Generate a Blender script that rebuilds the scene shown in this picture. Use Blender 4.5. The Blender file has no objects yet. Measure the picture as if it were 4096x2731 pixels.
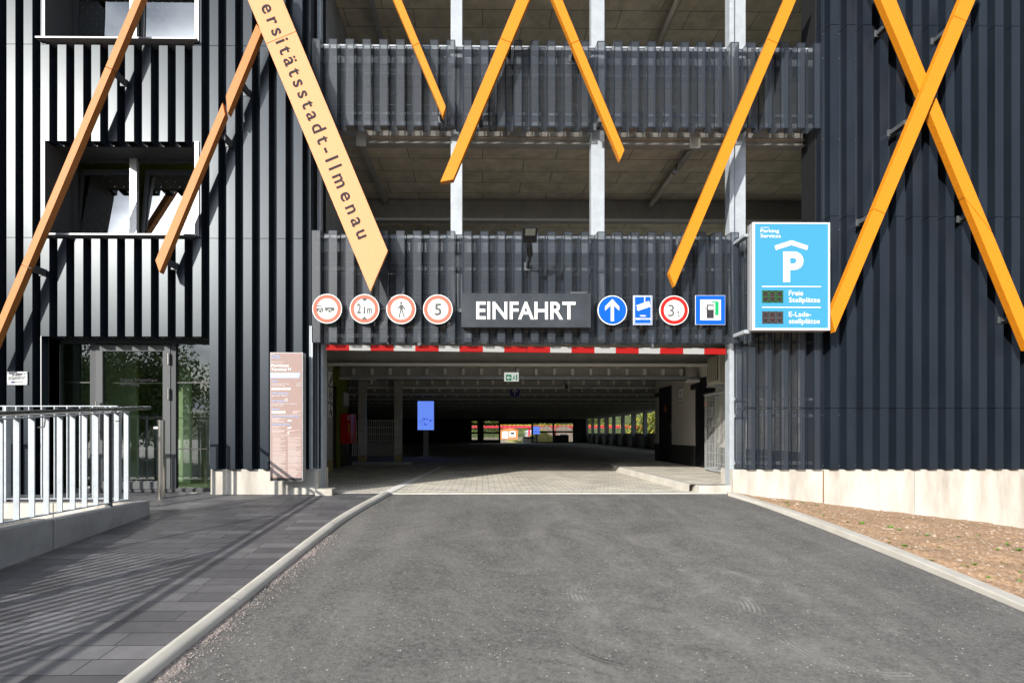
import bpy, bmesh, math, random
from mathutils import Vector, Matrix
random.seed(7)
R = math.radians
sc = bpy.context.scene
# ------------------------------------------------------------------ camera, sky, sun, exposure
F, U0, V0, CZ, TH = 2064.0, 1953.0, 1733.0, 0.92, R(0.62)
cd = bpy.data.cameras.new('camera'); cam = bpy.data.objects.new('camera', cd)
sc.collection.objects.link(cam); sc.camera = cam
cam.location = (0, 0, CZ); cam.rotation_euler = (R(90), 0, -TH)
cd.sensor_fit = 'HORIZONTAL'; cd.sensor_width = 36; cd.lens = 36*F/4096
cd.shift_x = (2048-U0)/4096; cd.shift_y = -(1365.5-V0)/4096
cd.clip_start = 0.05; cd.clip_end = 1500
SUN_A, SUN_B = 0.73, 0.465                 # shadow drift to the right / down per metre of depth
az = math.atan(SUN_A); el = math.atan(SUN_B*math.cos(az))
w = bpy.data.worlds.new('World'); sc.world = w; w.use_nodes = True
nt = w.node_tree; nt.nodes.clear()
N = nt.nodes.new; L = nt.links.new
out = N('ShaderNodeOutputWorld'); bg = N('ShaderNodeBackground'); bg.inputs[1].default_value = 0.09
sky = N('ShaderNodeTexSky'); sky.sky_type = 'NISHITA'; sky.sun_disc = False
sky.dust_density = .25; sky.air_density = 1.0; sky.ozone_density = 1.6; sky.sun_elevation = el; sky.sun_rotation = math.pi + az
tc = N('ShaderNodeTexCoord'); mp = N('ShaderNodeMapping'); mp.inputs['Scale'].default_value = (1, 1, 2.2)
nz = N('ShaderNodeTexNoise'); nz.inputs['Scale'].default_value = 3.2; nz.inputs['Detail'].default_value = 9; nz.inputs['Roughness'].default_value = .55
cr = N('ShaderNodeValToRGB'); cr.color_ramp.elements[0].position = .36; cr.color_ramp.elements[1].position = .52
nz2 = N('ShaderNodeTexNoise'); nz2.inputs['Scale'].default_value = 6; nz2.inputs['Detail'].default_value = 6
cc = N('ShaderNodeValToRGB'); cc.color_ramp.elements[0].position = .35; cc.color_ramp.elements[1].position = .68
cc.color_ramp.elements[0].color = (2.6, 3.1, 3.9, 1); cc.color_ramp.elements[1].color = (9.0, 9.5, 10.2, 1)
mx = N('ShaderNodeMixRGB')
L(tc.outputs['Generated'], mp.inputs[0]); L(mp.outputs[0], nz.inputs[0]); L(mp.outputs[0], nz2.inputs[0])
L(nz.outputs[0], cr.inputs[0]); L(nz2.outputs[0], cc.inputs[0])
L(cr.outputs[0], mx.inputs[0]); L(sky.outputs[0], mx.inputs[1]); L(cc.outputs[0], mx.inputs[2])
dp = N('ShaderNodeVectorMath'); dp.operation = 'DOT_PRODUCT'; ga, ge = R(24), R(23)  # bright patch added to the sky so the left cladding ribs catch a highlight
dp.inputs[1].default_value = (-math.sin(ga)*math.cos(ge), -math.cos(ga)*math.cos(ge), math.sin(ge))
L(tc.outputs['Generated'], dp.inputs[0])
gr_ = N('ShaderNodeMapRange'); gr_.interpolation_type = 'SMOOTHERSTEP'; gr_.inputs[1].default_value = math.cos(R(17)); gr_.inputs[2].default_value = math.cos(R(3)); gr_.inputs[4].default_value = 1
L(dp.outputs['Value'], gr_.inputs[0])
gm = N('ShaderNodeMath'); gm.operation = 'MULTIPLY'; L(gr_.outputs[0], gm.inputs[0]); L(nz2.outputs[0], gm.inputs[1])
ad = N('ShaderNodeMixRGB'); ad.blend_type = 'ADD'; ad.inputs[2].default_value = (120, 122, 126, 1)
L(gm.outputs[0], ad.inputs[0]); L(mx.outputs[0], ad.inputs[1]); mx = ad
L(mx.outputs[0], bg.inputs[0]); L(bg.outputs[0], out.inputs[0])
sd = bpy.data.lights.new('sun', 'SUN'); sd.energy = 5.0; sd.angle = R(.53); sd.color = (1, .94, .85)
sun = bpy.data.objects.new('sun', sd); sc.collection.objects.link(sun)
dirv = Vector((math.sin(az)*math.cos(el), math.cos(az)*math.cos(el), -math.sin(el)))
sun.rotation_euler = dirv.to_track_quat('-Z', 'Y').to_euler()
sc.view_settings.view_transform = 'Standard'; sc.view_settings.look = 'None'
sc.view_settings.exposure = 0.32; sc.view_settings.gamma = 1
sc.cycles.caustics_reflective = False; sc.cycles.caustics_refractive = False
sc.cycles.max_bounces = 8; sc.cycles.transparent_max_bounces = 24; sc.cycles.sample_clamp_indirect = 4

# ------------------------------------------------------------------ measuring helpers (photo pixel + true depth -> place)
def X(u, y):
    t = (u-U0)/F
    return y*(math.sin(TH)+t*math.cos(TH))/(math.cos(TH)-t*math.sin(TH))
def P(u, v, y):
    x = X(u, y); d = x*math.sin(TH)+y*math.cos(TH)
    return x, CZ+(V0-v)/F*d
def Z(v, y, u=1953): return P(u, v, y)[1]
SL = 0.076; YE = 7.95                     # ramp slope, edge of the ramp
def gz(y): return -max(0.0, YE-y)*SL if y > -4 else -(YE+4)*SL
def GR(u, v):                              # point on the ramp
    t = (u-U0)/F; s = (V0-v)/F
    # depth d: x=d*(sin+t cos) ; y=d*(cos - t sin) ; z=CZ+s d = -(YE-y)*SL
    ky = math.cos(TH)-t*math.sin(TH); kx = math.sin(TH)+t*math.cos(TH)
    d = (CZ+YE*SL)/(ky*SL-s)
    return d*kx, d*ky

# ------------------------------------------------------------------ object helpers
ORG = {}
class G:
    def __init__(s): s.v = []; s.f = []; s.m = []; s.uv = []
    def face(s, pts, m=0, uv=None):
        n = len(s.v); s.v += [tuple(p) for p in pts]; s.f.append(tuple(range(n, n+len(pts)))); s.m.append(m)
        s.uv.append(uv or [(0, 0)]*len(pts)); return s
    def box(s, x0, x1, y0, y1, z0, z1, m=0):
        if x0 > x1: x0, x1 = x1, x0
        if y0 > y1: y0, y1 = y1, y0
        if z0 > z1: z0, z1 = z1, z0
        n = len(s.v)
        s.v += [(x0,y0,z0),(x1,y0,z0),(x1,y1,z0),(x0,y1,z0),(x0,y0,z1),(x1,y0,z1),(x1,y1,z1),(x0,y1,z1)]
        for q in ((0,3,2,1),(4,5,6,7),(0,1,5,4),(1,2,6,5),(2,3,7,6),(3,0,4,7)):
            s.f.append(tuple(n+i for i in q)); s.m.append(m); s.uv.append([(0, 0)]*4)
        return s
    def prism(s, poly, y0, y1, m=0, side=None):     # poly in (x,z), counter-clockwise seen from the camera
        k = len(poly); n = len(s.v); side = m if side is None else side
        s.v += [(x, y0, z) for x, z in poly]+[(x, y1, z) for x, z in poly]
        s.f.append(tuple(range(n, n+k))); s.m.append(m); s.uv.append([(0,0)]*k)
        s.f.append(tuple(range(n+2*k-1, n+k-1, -1))); s.m.append(side); s.uv.append([(0,0)]*k)
        for i in range(k):
            j = (i+1) % k
            s.f.append((n+i, n+k+i, n+k+j, n+j)); s.m.append(side); s.uv.append([(0,0)]*4)
        return s
    def tube(s, p0, p1, r, n=10, m=0, r1=None):
        p0 = Vector(p0); p1 = Vector(p1); d = (p1-p0).normalized(); r1 = r if r1 is None else r1
        a = d.orthogonal().normalized(); b = d.cross(a); o = len(s.v)
        for k in range(n):
            t = 2*math.pi*k/n; q = a*math.cos(t)+b*math.sin(t)
            s.v.append(tuple(p0+q*r)); s.v.append(tuple(p1+q*r1))
        for k in range(n):
            j = (k+1) % n
            s.f.append((o+2*k, o+2*j, o+2*j+1, o+2*k+1)); s.m.append(m); s.uv.append([(0,0)]*4)
        s.f.append(tuple(o+2*k for k in range(n-1, -1, -1))); s.m.append(m); s.uv.append([(0,0)]*n)
        s.f.append(tuple(o+2*k+1 for k in range(n))); s.m.append(m); s.uv.append([(0,0)]*n)
        return s
    def path(s, pts, r, n=8, m=0):
        for a, b in zip(pts, pts[1:]): s.tube(a, b, r, n, m)
        return s
    def disc(s, x, z, r, y0, y1, n=48, m=0, side=None):
        return s.prism([(x+r*math.cos(2*math.pi*k/n), z+r*math.sin(2*math.pi*k/n)) for k in range(n)], y0, y1, m, side)
    def ring(s, x, z, r0, r1, y, n=48, m=0):
        for k in range(n):
            a = 2*math.pi*k/n; b = 2*math.pi*(k+1)/n
            s.face([(x+r0*math.cos(a), y, z+r0*math.sin(a)), (x+r1*math.cos(a), y, z+r1*math.sin(a)),
                    (x+r1*math.cos(b), y, z+r1*math.sin(b)), (x+r0*math.cos(b), y, z+r0*math.sin(b))], m)
        return s
    def flat(s, poly, y, m=0): return s.face([(x, y, z) for x, z in poly], m)
def org(o):
    return ORG.get(o.name, Vector((0, 0, 0))) if o else Vector((0, 0, 0))
def link(o, parent, origin):
    sc.collection.objects.link(o)
    if parent is not None: o.parent = parent
    ORG[o.name] = origin
def obj(name, g, mats, parent=None, at=None, bevel=0, smooth=False, label=None, cat=None, group=None, kind=None):
    """one mesh object; vertices are given in world metres"""
    me = bpy.data.meshes.new(name)
    if parent is not None: o0 = org(parent)
    elif at is not None: o0 = Vector(at)
    else:
        xs = [v[0] for v in g.v]; ys = [v[1] for v in g.v]; zs = [v[2] for v in g.v]
        o0 = Vector(((min(xs)+max(xs))/2, (min(ys)+max(ys))/2, min(zs)))
    me.from_pydata([(v[0]-o0.x, v[1]-o0.y, v[2]-o0.z) for v in g.v], [], g.f)
    for m in (mats if isinstance(mats, (list, tuple)) else [mats]): me.materials.append(m)
    me.polygons.foreach_set('material_index', g.m)
    if any(any(q != (0, 0) for q in u) for u in g.uv):
        ul = me.uv_layers.new(name='UVMap'); flat = []
        for u in g.uv:
            for q in u: flat += [q[0], q[1]]
        ul.data.foreach_set('uv', flat)
    if smooth: me.polygons.foreach_set('use_smooth', [True]*len(g.f))
    me.update()
    o = bpy.data.objects.new(name, me)
    if parent is None: o.location = o0
    link(o, parent, o0)
    if bevel:
        b = o.modifiers.new('edge', 'BEVEL'); b.width = bevel; b.segments = 2; b.limit_method = 'ANGLE'
    tag(o, label, cat, group, kind)
    return o
def tag(o, label=None, cat=None, group=None, kind=None):
    if label: o['label'] = label
    if cat: o['category'] = cat
    if group: o['group'] = group
    if kind: o['kind'] = kind
def thing(name, at, label, cat, group=None):
    o = bpy.data.objects.new(name, None); o.location = at; o.empty_display_size = .2
    link(o, None, Vector(at)); tag(o, label, cat, group); return o
def text(name, s, x0, x1, z0, z1, y, mat, parent, bold=0.0, thick=0.003, keep=False, ref=None):
    """lettering facing the camera side (-y), fitted to the box"""
    c = bpy.data.curves.new(name, 'FONT'); c.body = s; c.size = 1; c.offset = bold; c.resolution_u = 4
    c.extrude = 0.5; c.space_line = .95
    t = bpy.data.objects.new('tmp', c); sc.collection.objects.link(t)
    dg = bpy.context.evaluated_depsgraph_get(); me = bpy.data.meshes.new_from_object(t.evaluated_get(dg))
    bpy.data.objects.remove(t)
    xs = [v.co.x for v in me.vertices]; ys = [v.co.y for v in me.vertices]
    a, b, c0, d = min(xs), max(xs), min(ys), max(ys)
    sx = (x1-x0)/(b-a); sz = (z1-z0)/(d-c0)
    if keep: sx = sz = min(sx, sz)
    o0 = org(parent)
    for v in me.vertices:
        v.co = Vector((x0+(v.co.x-a)*sx-o0.x, y-v.co.z*thick-o0.y, z0+(v.co.y-c0)*sz-o0.z))
    me.materials.clear(); me.materials.append(mat); me.name = name
    o = bpy.data.objects.new(name, me); link(o, parent, o0)
    me.polygons.foreach_set('use_smooth', [False]*len(me.polygons)); me.update()
    return o
def dup(o, dx, dy, dz, label=None):
    def cp(a, par):
        c = a.copy(); sc.collection.objects.link(c)
        if par is not None: c.parent = par
        for ch in list(a.children): cp(ch, c)
        return c
    n = cp(o, None); n.location = Vector(o.location)+Vector((dx, dy, dz)); ORG[n.name] = n.location.copy()
    if label: n['label'] = label
    return n

# ------------------------------------------------------------------ materials
def mat(name, col, rough=.6, metal=0, spec=.5, emit=None, es=1, noise=None, bump=0, bscale=60, coat=0):
    m = bpy.data.materials.new(name); m.use_nodes = True; t = m.node_tree; b = t.nodes['Principled BSDF']
    b.inputs['Base Color'].default_value = (*col, 1); b.inputs['Roughness'].default_value = rough
    b.inputs['Metallic'].default_value = metal; b.inputs['Specular IOR Level'].default_value = spec
    b.inputs['Coat Weight'].default_value = coat
    if emit: b.inputs['Emission Color'].default_value = (*emit, 1); b.inputs['Emission Strength'].default_value = es
    co = t.nodes.new('ShaderNodeTexCoord')
    if noise:                               # (scale, second colour, low, high[, stretch])
        mpn = t.nodes.new('ShaderNodeMapping'); n = t.nodes.new('ShaderNodeTexNoise'); r = t.nodes.new('ShaderNodeValToRGB')
        n.inputs['Scale'].default_value = noise[0]; n.inputs['Detail'].default_value = 8; n.inputs['Roughness'].default_value = .65
        if len(noise) > 4: mpn.inputs['Scale'].default_value = noise[4]
        r.color_ramp.elements[0].position = noise[2]; r.color_ramp.elements[1].position = noise[3]
        r.color_ramp.elements[0].color = (*col, 1); r.color_ramp.elements[1].color = (*noise[1], 1)
        t.links.new(co.outputs['Object'], mpn.inputs[0]); t.links.new(mpn.outputs[0], n.inputs[0])
        t.links.new(n.outputs[0], r.inputs[0]); t.links.new(r.outputs[0], b.inputs['Base Color'])
    if bump:
        n = t.nodes.new('ShaderNodeTexNoise'); n.inputs['Scale'].default_value = bscale; n.inputs['Detail'].default_value = 6
        bp = t.nodes.new('ShaderNodeBump'); bp.inputs['Strength'].default_value = bump; bp.inputs['Distance'].default_value = .01
        t.links.new(co.outputs['Object'], n.inputs[0]); t.links.new(n.outputs[0], bp.inputs['Height']); t.links.new(bp.outputs[0], b.inputs['Normal'])
    return m
def mth(t, op, a, b=None, c=None):
    n = t.nodes.new('ShaderNodeMath'); n.operation = op
    for i, q in enumerate((a, b, c)):
        if q is None: continue
        if isinstance(q, (int, float)): n.inputs[i].default_value = q
        else: t.links.new(q, n.inputs[i])
    return n.outputs[0]
M = {}
M['clad'] = mat('anthracite coated sheet', (.010, .0145, .022), .34, .0, .36, noise=(2.2, (.016, .022, .032), .35, .7, (1, 1, .35)), bump=.03, bscale=7)
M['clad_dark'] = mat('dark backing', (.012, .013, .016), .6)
M['galv'] = mat('galvanised steel', (.36, .40, .44), .5, .1, noise=(9, (.44, .48, .52), .35, .65), bump=.04)
M['galv_dull'] = mat('dull galvanised beam', (.34, .33, .305), .5, .0, noise=(6, (.46, .45, .42), .3, .7), bump=.04)
M['galv_dark'] = mat('dull dark bracket steel', (.10, .11, .12), .5, .3)
M['galv_lip'] = mat('galvanised flange highlight tone', (.80, .80, .77), .5)  # paler copy of beam steel; lip and bump highlights are in the colour
M['steel'] = mat('brushed stainless', (.56, .52, .47), .22, 1, noise=(90, (.66, .62, .57), .3, .7, (1, 1, .02)))
M['conc'] = mat('pale concrete', (.36, .325, .28), .85, noise=(2.2, (.56, .54, .49), .30, .58, (1.6, 1, .35)), bump=.12, bscale=45)
M['conc_grey'] = mat('grey precast concrete', (.24, .25, .25), .85, noise=(2.5, (.36, .37, .37), .35, .68), bump=.14, bscale=70)
M['kerb'] = mat('kerb concrete', (.46, .44, .39), .85, noise=(3.0, (.60, .58, .53), .3, .7), bump=.15, bscale=90)
M['white'] = mat('white sign enamel', (.86, .86, .86), .7, spec=.2)
M['red_faded'] = mat('salmon reflective ring', (.80, .17, .12), .75, spec=.15)
M['red'] = mat('sign red', (.66, .015, .012), .7, spec=.2)
M['blue'] = mat('sign blue', (.0, .10, .52), .7, spec=.2)
M['sky_blue'] = mat('light blue panel', (.05, .285, .475), .6, spec=.2, emit=(.10, .42, .80), es=.03)
M['sign_grey'] = mat('sign pictogram grey', (.13, .135, .135), .8, spec=.15)
M['black'] = mat('black', (.015, .015, .017), .4)
M['blackdoor'] = mat('black steel door', (.006, .006, .007), .45)
M['green'] = mat('pictogram green', (.0, .38, .12), .4)
M['sign_dark'] = mat('anthracite sign face', (.028, .034, .043), .6, 0, .25, noise=(3, (.055, .064, .078), .3, .7))
M['letter_dark'] = mat('dark lettering', (.045, .042, .05), .85, spec=.1)
M['alu'] = mat('anodised aluminium', (.36, .37, .385), .5, .3)
M['alu_white'] = mat('white aluminium frame', (.82, .82, .82), .35)
M['frame'] = mat('dark grey window frame', (.07, .075, .08), .6, .1, .2)
M['frame_light'] = mat('light grey mullion', (.60, .61, .62), .4, .2)
M['pylon'] = mat('rose brown pylon face', (.30, .205, .185), .6, 0, .25, noise=(160, (.38, .275, .25), .4, .6))
M['pale_blue'] = mat('pale blue print', (.42, .62, .98), .7, spec=.2)
M['print'] = mat('cream small print', (.50, .40, .37), .8, 0, .1, noise=(300, (.62, .54, .52), .4, .6))
M['room'] = mat('interior plaster', (.50, .58, .38), .8)
M['room2'] = mat('stairwell yellow green', (.40, .42, .17), .8)
M['green_wall'] = mat('olive green wall', (.15, .19, .012), .8)
M['plaster'] = mat('off white plaster', (.60, .57, .52), .9, bump=.25, bscale=120)
M['plinth'] = mat('black bitumen plinth', (.018, .017, .016), .8, bump=.2, bscale=60)
M['ac'] = mat('cream appliance casing', (.60, .56, .46), .5)
M['ac_dark'] = mat('fan grille', (.10, .09, .07), .6)
M['firered'] = mat('red enamel', (.55, .006, .004), .35)
M['rubber'] = mat('black lamp housing', (.008, .008, .009), .35)
M['glassled'] = mat('lamp lens', (.12, .125, .11), .4, noise=(90, (.24, .24, .21), .4, .6))
M['tube'] = mat('lamp diffuser', (.62, .55, .46), .35)
M['screen'] = mat('display screen', (.05, .1, .3), .3, emit=(.13, .25, .85), es=.85)
M['screen_dark'] = mat('display marks', (.0, .0, .1), .3, emit=(.01, .03, .55), es=.7)
M['exit_white'] = mat('lit exit white', (.8, .8, .8), .4, emit=(.8, .85, .8), es=.5)
M['exit_green'] = mat('lit exit green', (.0, .2, .08), .4, emit=(.0, .22, .09), es=.5)
M['led_green'] = mat('green led', (.0, .3, .02), .4, emit=(.05, .9, .1), es=.5)
M['led_red'] = mat('red led', (.3, .02, .02), .4, emit=(.9, .05, .05), es=.5)
M['led_off'] = mat('unlit led', (.30, .34, .33), .4)
M['yellowfoot'] = mat('yellow column foot', (.36, .29, .13), .8)
M['wire'] = mat('galvanised wire', (.55, .57, .57), .4, .5)
M['orange'] = mat('warning orange', (.75, .16, .01), .5)
M['brick_orange'] = mat('orange brick', (.50, .17, .06), .9, noise=(9, (.58, .24, .10), .3, .7))
M['redpaint'] = mat('red painted steel', (.50, .02, .06), .45)
M['rail_yellow'] = mat('yellow safety rail', (.75, .42, .03), .5)
M['grass_dry'] = mat('dry grass', (.30, .25, .09), .9, noise=(1.5, (.14, .17, .03), .4, .62))
M['dirt'] = mat('sandy yard', (.36, .30, .22), .95, noise=(.4, (.24, .25, .12), .45, .6))
M['bark'] = mat('bark', (.09, .065, .045), .95, bump=.5, bscale=20)
M['leaf'] = mat('leaves', (.045, .10, .012), .6, noise=(.9, (.16, .20, .02), .4, .65))
M['leaf2'] = mat('yellowing leaves', (.17, .22, .02), .6, noise=(.5, (.32, .28, .03), .4, .65))
M['hill'] = mat('wooded hill', (.035, .06, .015), .95, noise=(.25, (.11, .14, .03), .4, .62), bump=1, bscale=.4)
M['weed'] = mat('weed green', (.09, .26, .015), .6)
M['stone'] = mat('pebble', (.24, .17, .12), .9, noise=(9, (.44, .36, .29), .4, .6))
M['roofgrey'] = mat('grey roof', (.45, .48, .52), .6)
M['bin'] = mat('galvanised bin', (.55, .60, .60), .5, .2)
M['binlid'] = mat('dark blue lid', (.01, .03, .08), .5)

def wood_mat(name, c1, c2):
    m = bpy.data.materials.new(name); m.use_nodes = True; t = m.node_tree; b = t.nodes['Principled BSDF']
    co = t.nodes.new('ShaderNodeTexCoord'); mp = t.nodes.new('ShaderNodeMapping')
    mp.inputs['Scale'].default_value = (30, 30, 1.6)
    n = t.nodes.new('ShaderNodeTexNoise'); n.inputs['Scale'].default_value = 2.2; n.inputs['Detail'].default_value = 9; n.inputs['Distortion'].default_value = .8
    r = t.nodes.new('ShaderNodeValToRGB'); r.color_ramp.elements[0].position = .3; r.color_ramp.elements[1].position = .75
    r.color_ramp.elements[0].color = (*c1, 1); r.color_ramp.elements[1].color = (*c2, 1)
    t.links.new(co.outputs['UV'], mp.inputs[0]); t.links.new(mp.outputs[0], n.inputs[0]); t.links.new(n.outputs[0], r.inputs[0])
    t.links.new(r.outputs[0], b.inputs['Base Color']); b.inputs['Roughness'].default_value = .55; b.inputs['Specular IOR Level'].default_value = .3
    return m
M['wood'] = wood_mat('honey timber decor', (.60, .195, .006), (.76, .285, .014))
M['wood_red'] = wood_mat('reddish timber decor', (.46, .165, .04), (.60, .25, .075))
M['wood_pale'] = wood_mat('pale timber decor', (.68, .305, .13), (.78, .38, .18))

def perf_mat():
    m = bpy.data.materials.new('perforated anthracite sheet'); m.use_nodes = True; t = m.node_tree
    b = t.nodes['Principled BSDF']; o = t.nodes['Material Output']
    b.inputs['Base Color'].default_value = (.034, .043, .058, 1); b.inputs['Specular IOR Level'].default_value = .5; b.inputs['Roughness'].default_value = .40
    uv = t.nodes.new('ShaderNodeTexCoord'); s = t.nodes.new('ShaderNodeSeparateXYZ'); t.links.new(uv.outputs['UV'], s.inputs[0])
    a = .0220; bb = a*1.732; r = .0064; res = []
    for off in (0.0, 0.5):
        fx = mth(t, 'SUBTRACT', mth(t, 'FRACT', mth(t, 'ADD', mth(t, 'DIVIDE', s.outputs[0], a), off)), .5)
        fy = mth(t, 'SUBTRACT', mth(t, 'FRACT', mth(t, 'ADD', mth(t, 'DIVIDE', s.outputs[1], bb), off)), .5)
        dx = mth(t, 'MULTIPLY', fx, a); dy = mth(t, 'MULTIPLY', fy, bb)
        d2 = mth(t, 'ADD', mth(t, 'MULTIPLY', dx, dx), mth(t, 'MULTIPLY', dy, dy)); res.append(mth(t, 'LESS_THAN', d2, r*r))
    h = mth(t, 'MAXIMUM', res[0], res[1])
    tr = t.nodes.new('ShaderNodeBsdfTransparent'); mix = t.nodes.new('ShaderNodeMixShader')
    t.links.new(h, mix.inputs[0]); t.links.new(b.outputs[0], mix.inputs[1]); t.links.new(tr.outputs[0], mix.inputs[2]); t.links.new(mix.outputs[0], o.inputs[0])
    return m
M['perf'] = perf_mat()
def glass_mat(name, tint, refl, dots=True, dc=(.38, .40, .42), dr=.0045):
    m = bpy.data.materials.new(name); m.use_nodes = True; t = m.node_tree; t.nodes.clear()
    o = t.nodes.new('ShaderNodeOutputMaterial'); tr = t.nodes.new('ShaderNodeBsdfTransparent'); gl = t.nodes.new('ShaderNodeBsdfGlossy')
    tr.inputs[0].default_value = (*tint, 1); gl.inputs[0].default_value = (.9, .93, .96, 1); gl.inputs['Roughness'].default_value = 0
    lw = t.nodes.new('ShaderNodeFresnel'); lw.inputs[0].default_value = 1.5
    fac = mth(t, 'MINIMUM', mth(t, 'ADD', mth(t, 'MULTIPLY', lw.outputs[0], 1.2), refl), 1.0)
    mix = t.nodes.new('ShaderNodeMixShader'); t.links.new(fac, mix.inputs[0]); t.links.new(tr.outputs[0], mix.inputs[1]); t.links.new(gl.outputs[0], mix.inputs[2])
    if dots:      # bird-safety dots printed on the pane
        co = t.nodes.new('ShaderNodeTexCoord'); s = t.nodes.new('ShaderNodeSeparateXYZ'); t.links.new(co.outputs['Object'], s.inputs[0])
        res = []
        for off in (0.0, .5):
            fx = mth(t, 'SUBTRACT', mth(t, 'FRACT', mth(t, 'ADD', mth(t, 'DIVIDE', s.outputs[0], .15), off)), .5)
            fy = mth(t, 'SUBTRACT', mth(t, 'FRACT', mth(t, 'ADD', mth(t, 'DIVIDE', s.outputs[2], .19), off)), .5)
            dx = mth(t, 'MULTIPLY', fx, .15); dy = mth(t, 'MULTIPLY', fy, .19)
            res.append(mth(t, 'LESS_THAN', mth(t, 'ADD', mth(t, 'MULTIPLY', dx, dx), mth(t, 'MULTIPLY', dy, dy)), dr**2))
        h = mth(t, 'MAXIMUM', res[0], res[1])
        df = t.nodes.new('ShaderNodeBsdfDiffuse'); df.inputs[0].default_value = (*dc, 1)
        m2 = t.nodes.new('ShaderNodeMixShader'); t.links.new(h, m2.inputs[0]); t.links.new(mix.outputs[0], m2.inputs[1]); t.links.new(df.outputs[0], m2.inputs[2]); mix = m2
    t.links.new(mix.outputs[0], o.inputs[0]); return m
M['glass'] = glass_mat('window glass', (.62, .70, .66), .46)
M['doorglass'] = glass_mat('door glass', (.82, .93, .82), .16, dc=(.03, .035, .035), dr=.005)

def brick_mat(name, c1, c2, mortar, bw, rh, ms, offset=.5, rough=.85, bump=.3, noise2=None, wear=.0, freq=2):
    m = bpy.data.materials.new(name); m.use_nodes = True; t = m.node_tree; b = t.nodes['Principled BSDF']; b.inputs['Roughness'].default_value = rough
    co = t.nodes.new('ShaderNodeTexCoord'); br = t.nodes.new('ShaderNodeTexBrick'); br.offset = offset; br.offset_frequency = freq; br.squash = 1.0
    if wear: br.squash = .62; br.squash_frequency = 3
    br.inputs['Scale'].default_value = 1; br.inputs['Brick Width'].default_value = bw; br.inputs['Row Height'].default_value = rh
    br.inputs['Mortar Size'].default_value = ms; br.inputs['Mortar Smooth'].default_value = .1
    br.inputs['Color1'].default_value = (*c1, 1); br.inputs['Color2'].default_value = (*c2, 1); br.inputs['Mortar'].default_value = (*mortar, 1)
    n = t.nodes.new('ShaderNodeTexNoise'); n.inputs['Scale'].default_value = noise2 or 3; n.inputs['Detail'].default_value = 10; n.inputs['Roughness'].default_value = .7
    r = t.nodes.new('ShaderNodeValToRGB'); r.color_ramp.elements[0].position = .3; r.color_ramp.elements[1].position = .72
    r.color_ramp.elements[0].color = (.68, .68, .68, 1); r.color_ramp.elements[1].color = (1.22, 1.22, 1.22, 1)
    mu = t.nodes.new('ShaderNodeMixRGB'); mu.blend_type = 'MULTIPLY'; mu.inputs[0].default_value = 1
    t.links.new(co.outputs['Object'], br.inputs[0]); t.links.new(co.outputs['Object'], n.inputs[0]); t.links.new(n.outputs[0], r.inputs[0])
    t.links.new(br.outputs['Color'], mu.inputs[1]); t.links.new(r.outputs[0], mu.inputs[2]); t.links.new(mu.outputs[0], b.inputs['Base Color'])
    n3 = t.nodes.new('ShaderNodeTexNoise'); n3.inputs['Scale'].default_value = 140; n3.inputs['Detail'].default_value = 4
    t.links.new(co.outputs['Object'], n3.inputs[0])
    h = mth(t, 'ADD', mth(t, 'MULTIPLY', br.outputs['Fac'], -1.0), mth(t, 'MULTIPLY', n3.outputs[0], .35))
    bp = t.nodes.new('ShaderNodeBump'); bp.inputs['Strength'].default_value = bump; bp.inputs['Distance'].default_value = .006
    t.links.new(h, bp.inputs['Height']); t.links.new(bp.outputs[0], b.inputs['Normal'])
    return m
M['slab'] = brick_mat('dark slab paving', (.095, .093, .10), (.185, .183, .19), (.018, .017, .016), .56, .166, .0035, .37, .62, .5, 2.2, wear=1, freq=2)
M['paver'] = brick_mat('beige block paving', (.70, .655, .56), (.82, .775, .67), (.19, .17, .14), .21, .14, .005, .5, .9, .4, 1.5)
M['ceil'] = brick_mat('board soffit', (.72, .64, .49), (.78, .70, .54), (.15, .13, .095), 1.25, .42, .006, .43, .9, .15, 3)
M['ceil_shaded'] = brick_mat('shaded board soffit', (.075, .068, .055), (.09, .08, .065), (.02, .02, .015), 1.25, .42, .006, .43, .9, .15, 3)  # darker copy of the board soffit: shade between hall beams is painted in
M['redbrick'] = brick_mat('red arch brick', (.42, .10, .07), (.36, .08, .06), (.25, .2, .17), .3, .1, .01, .5)

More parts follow.
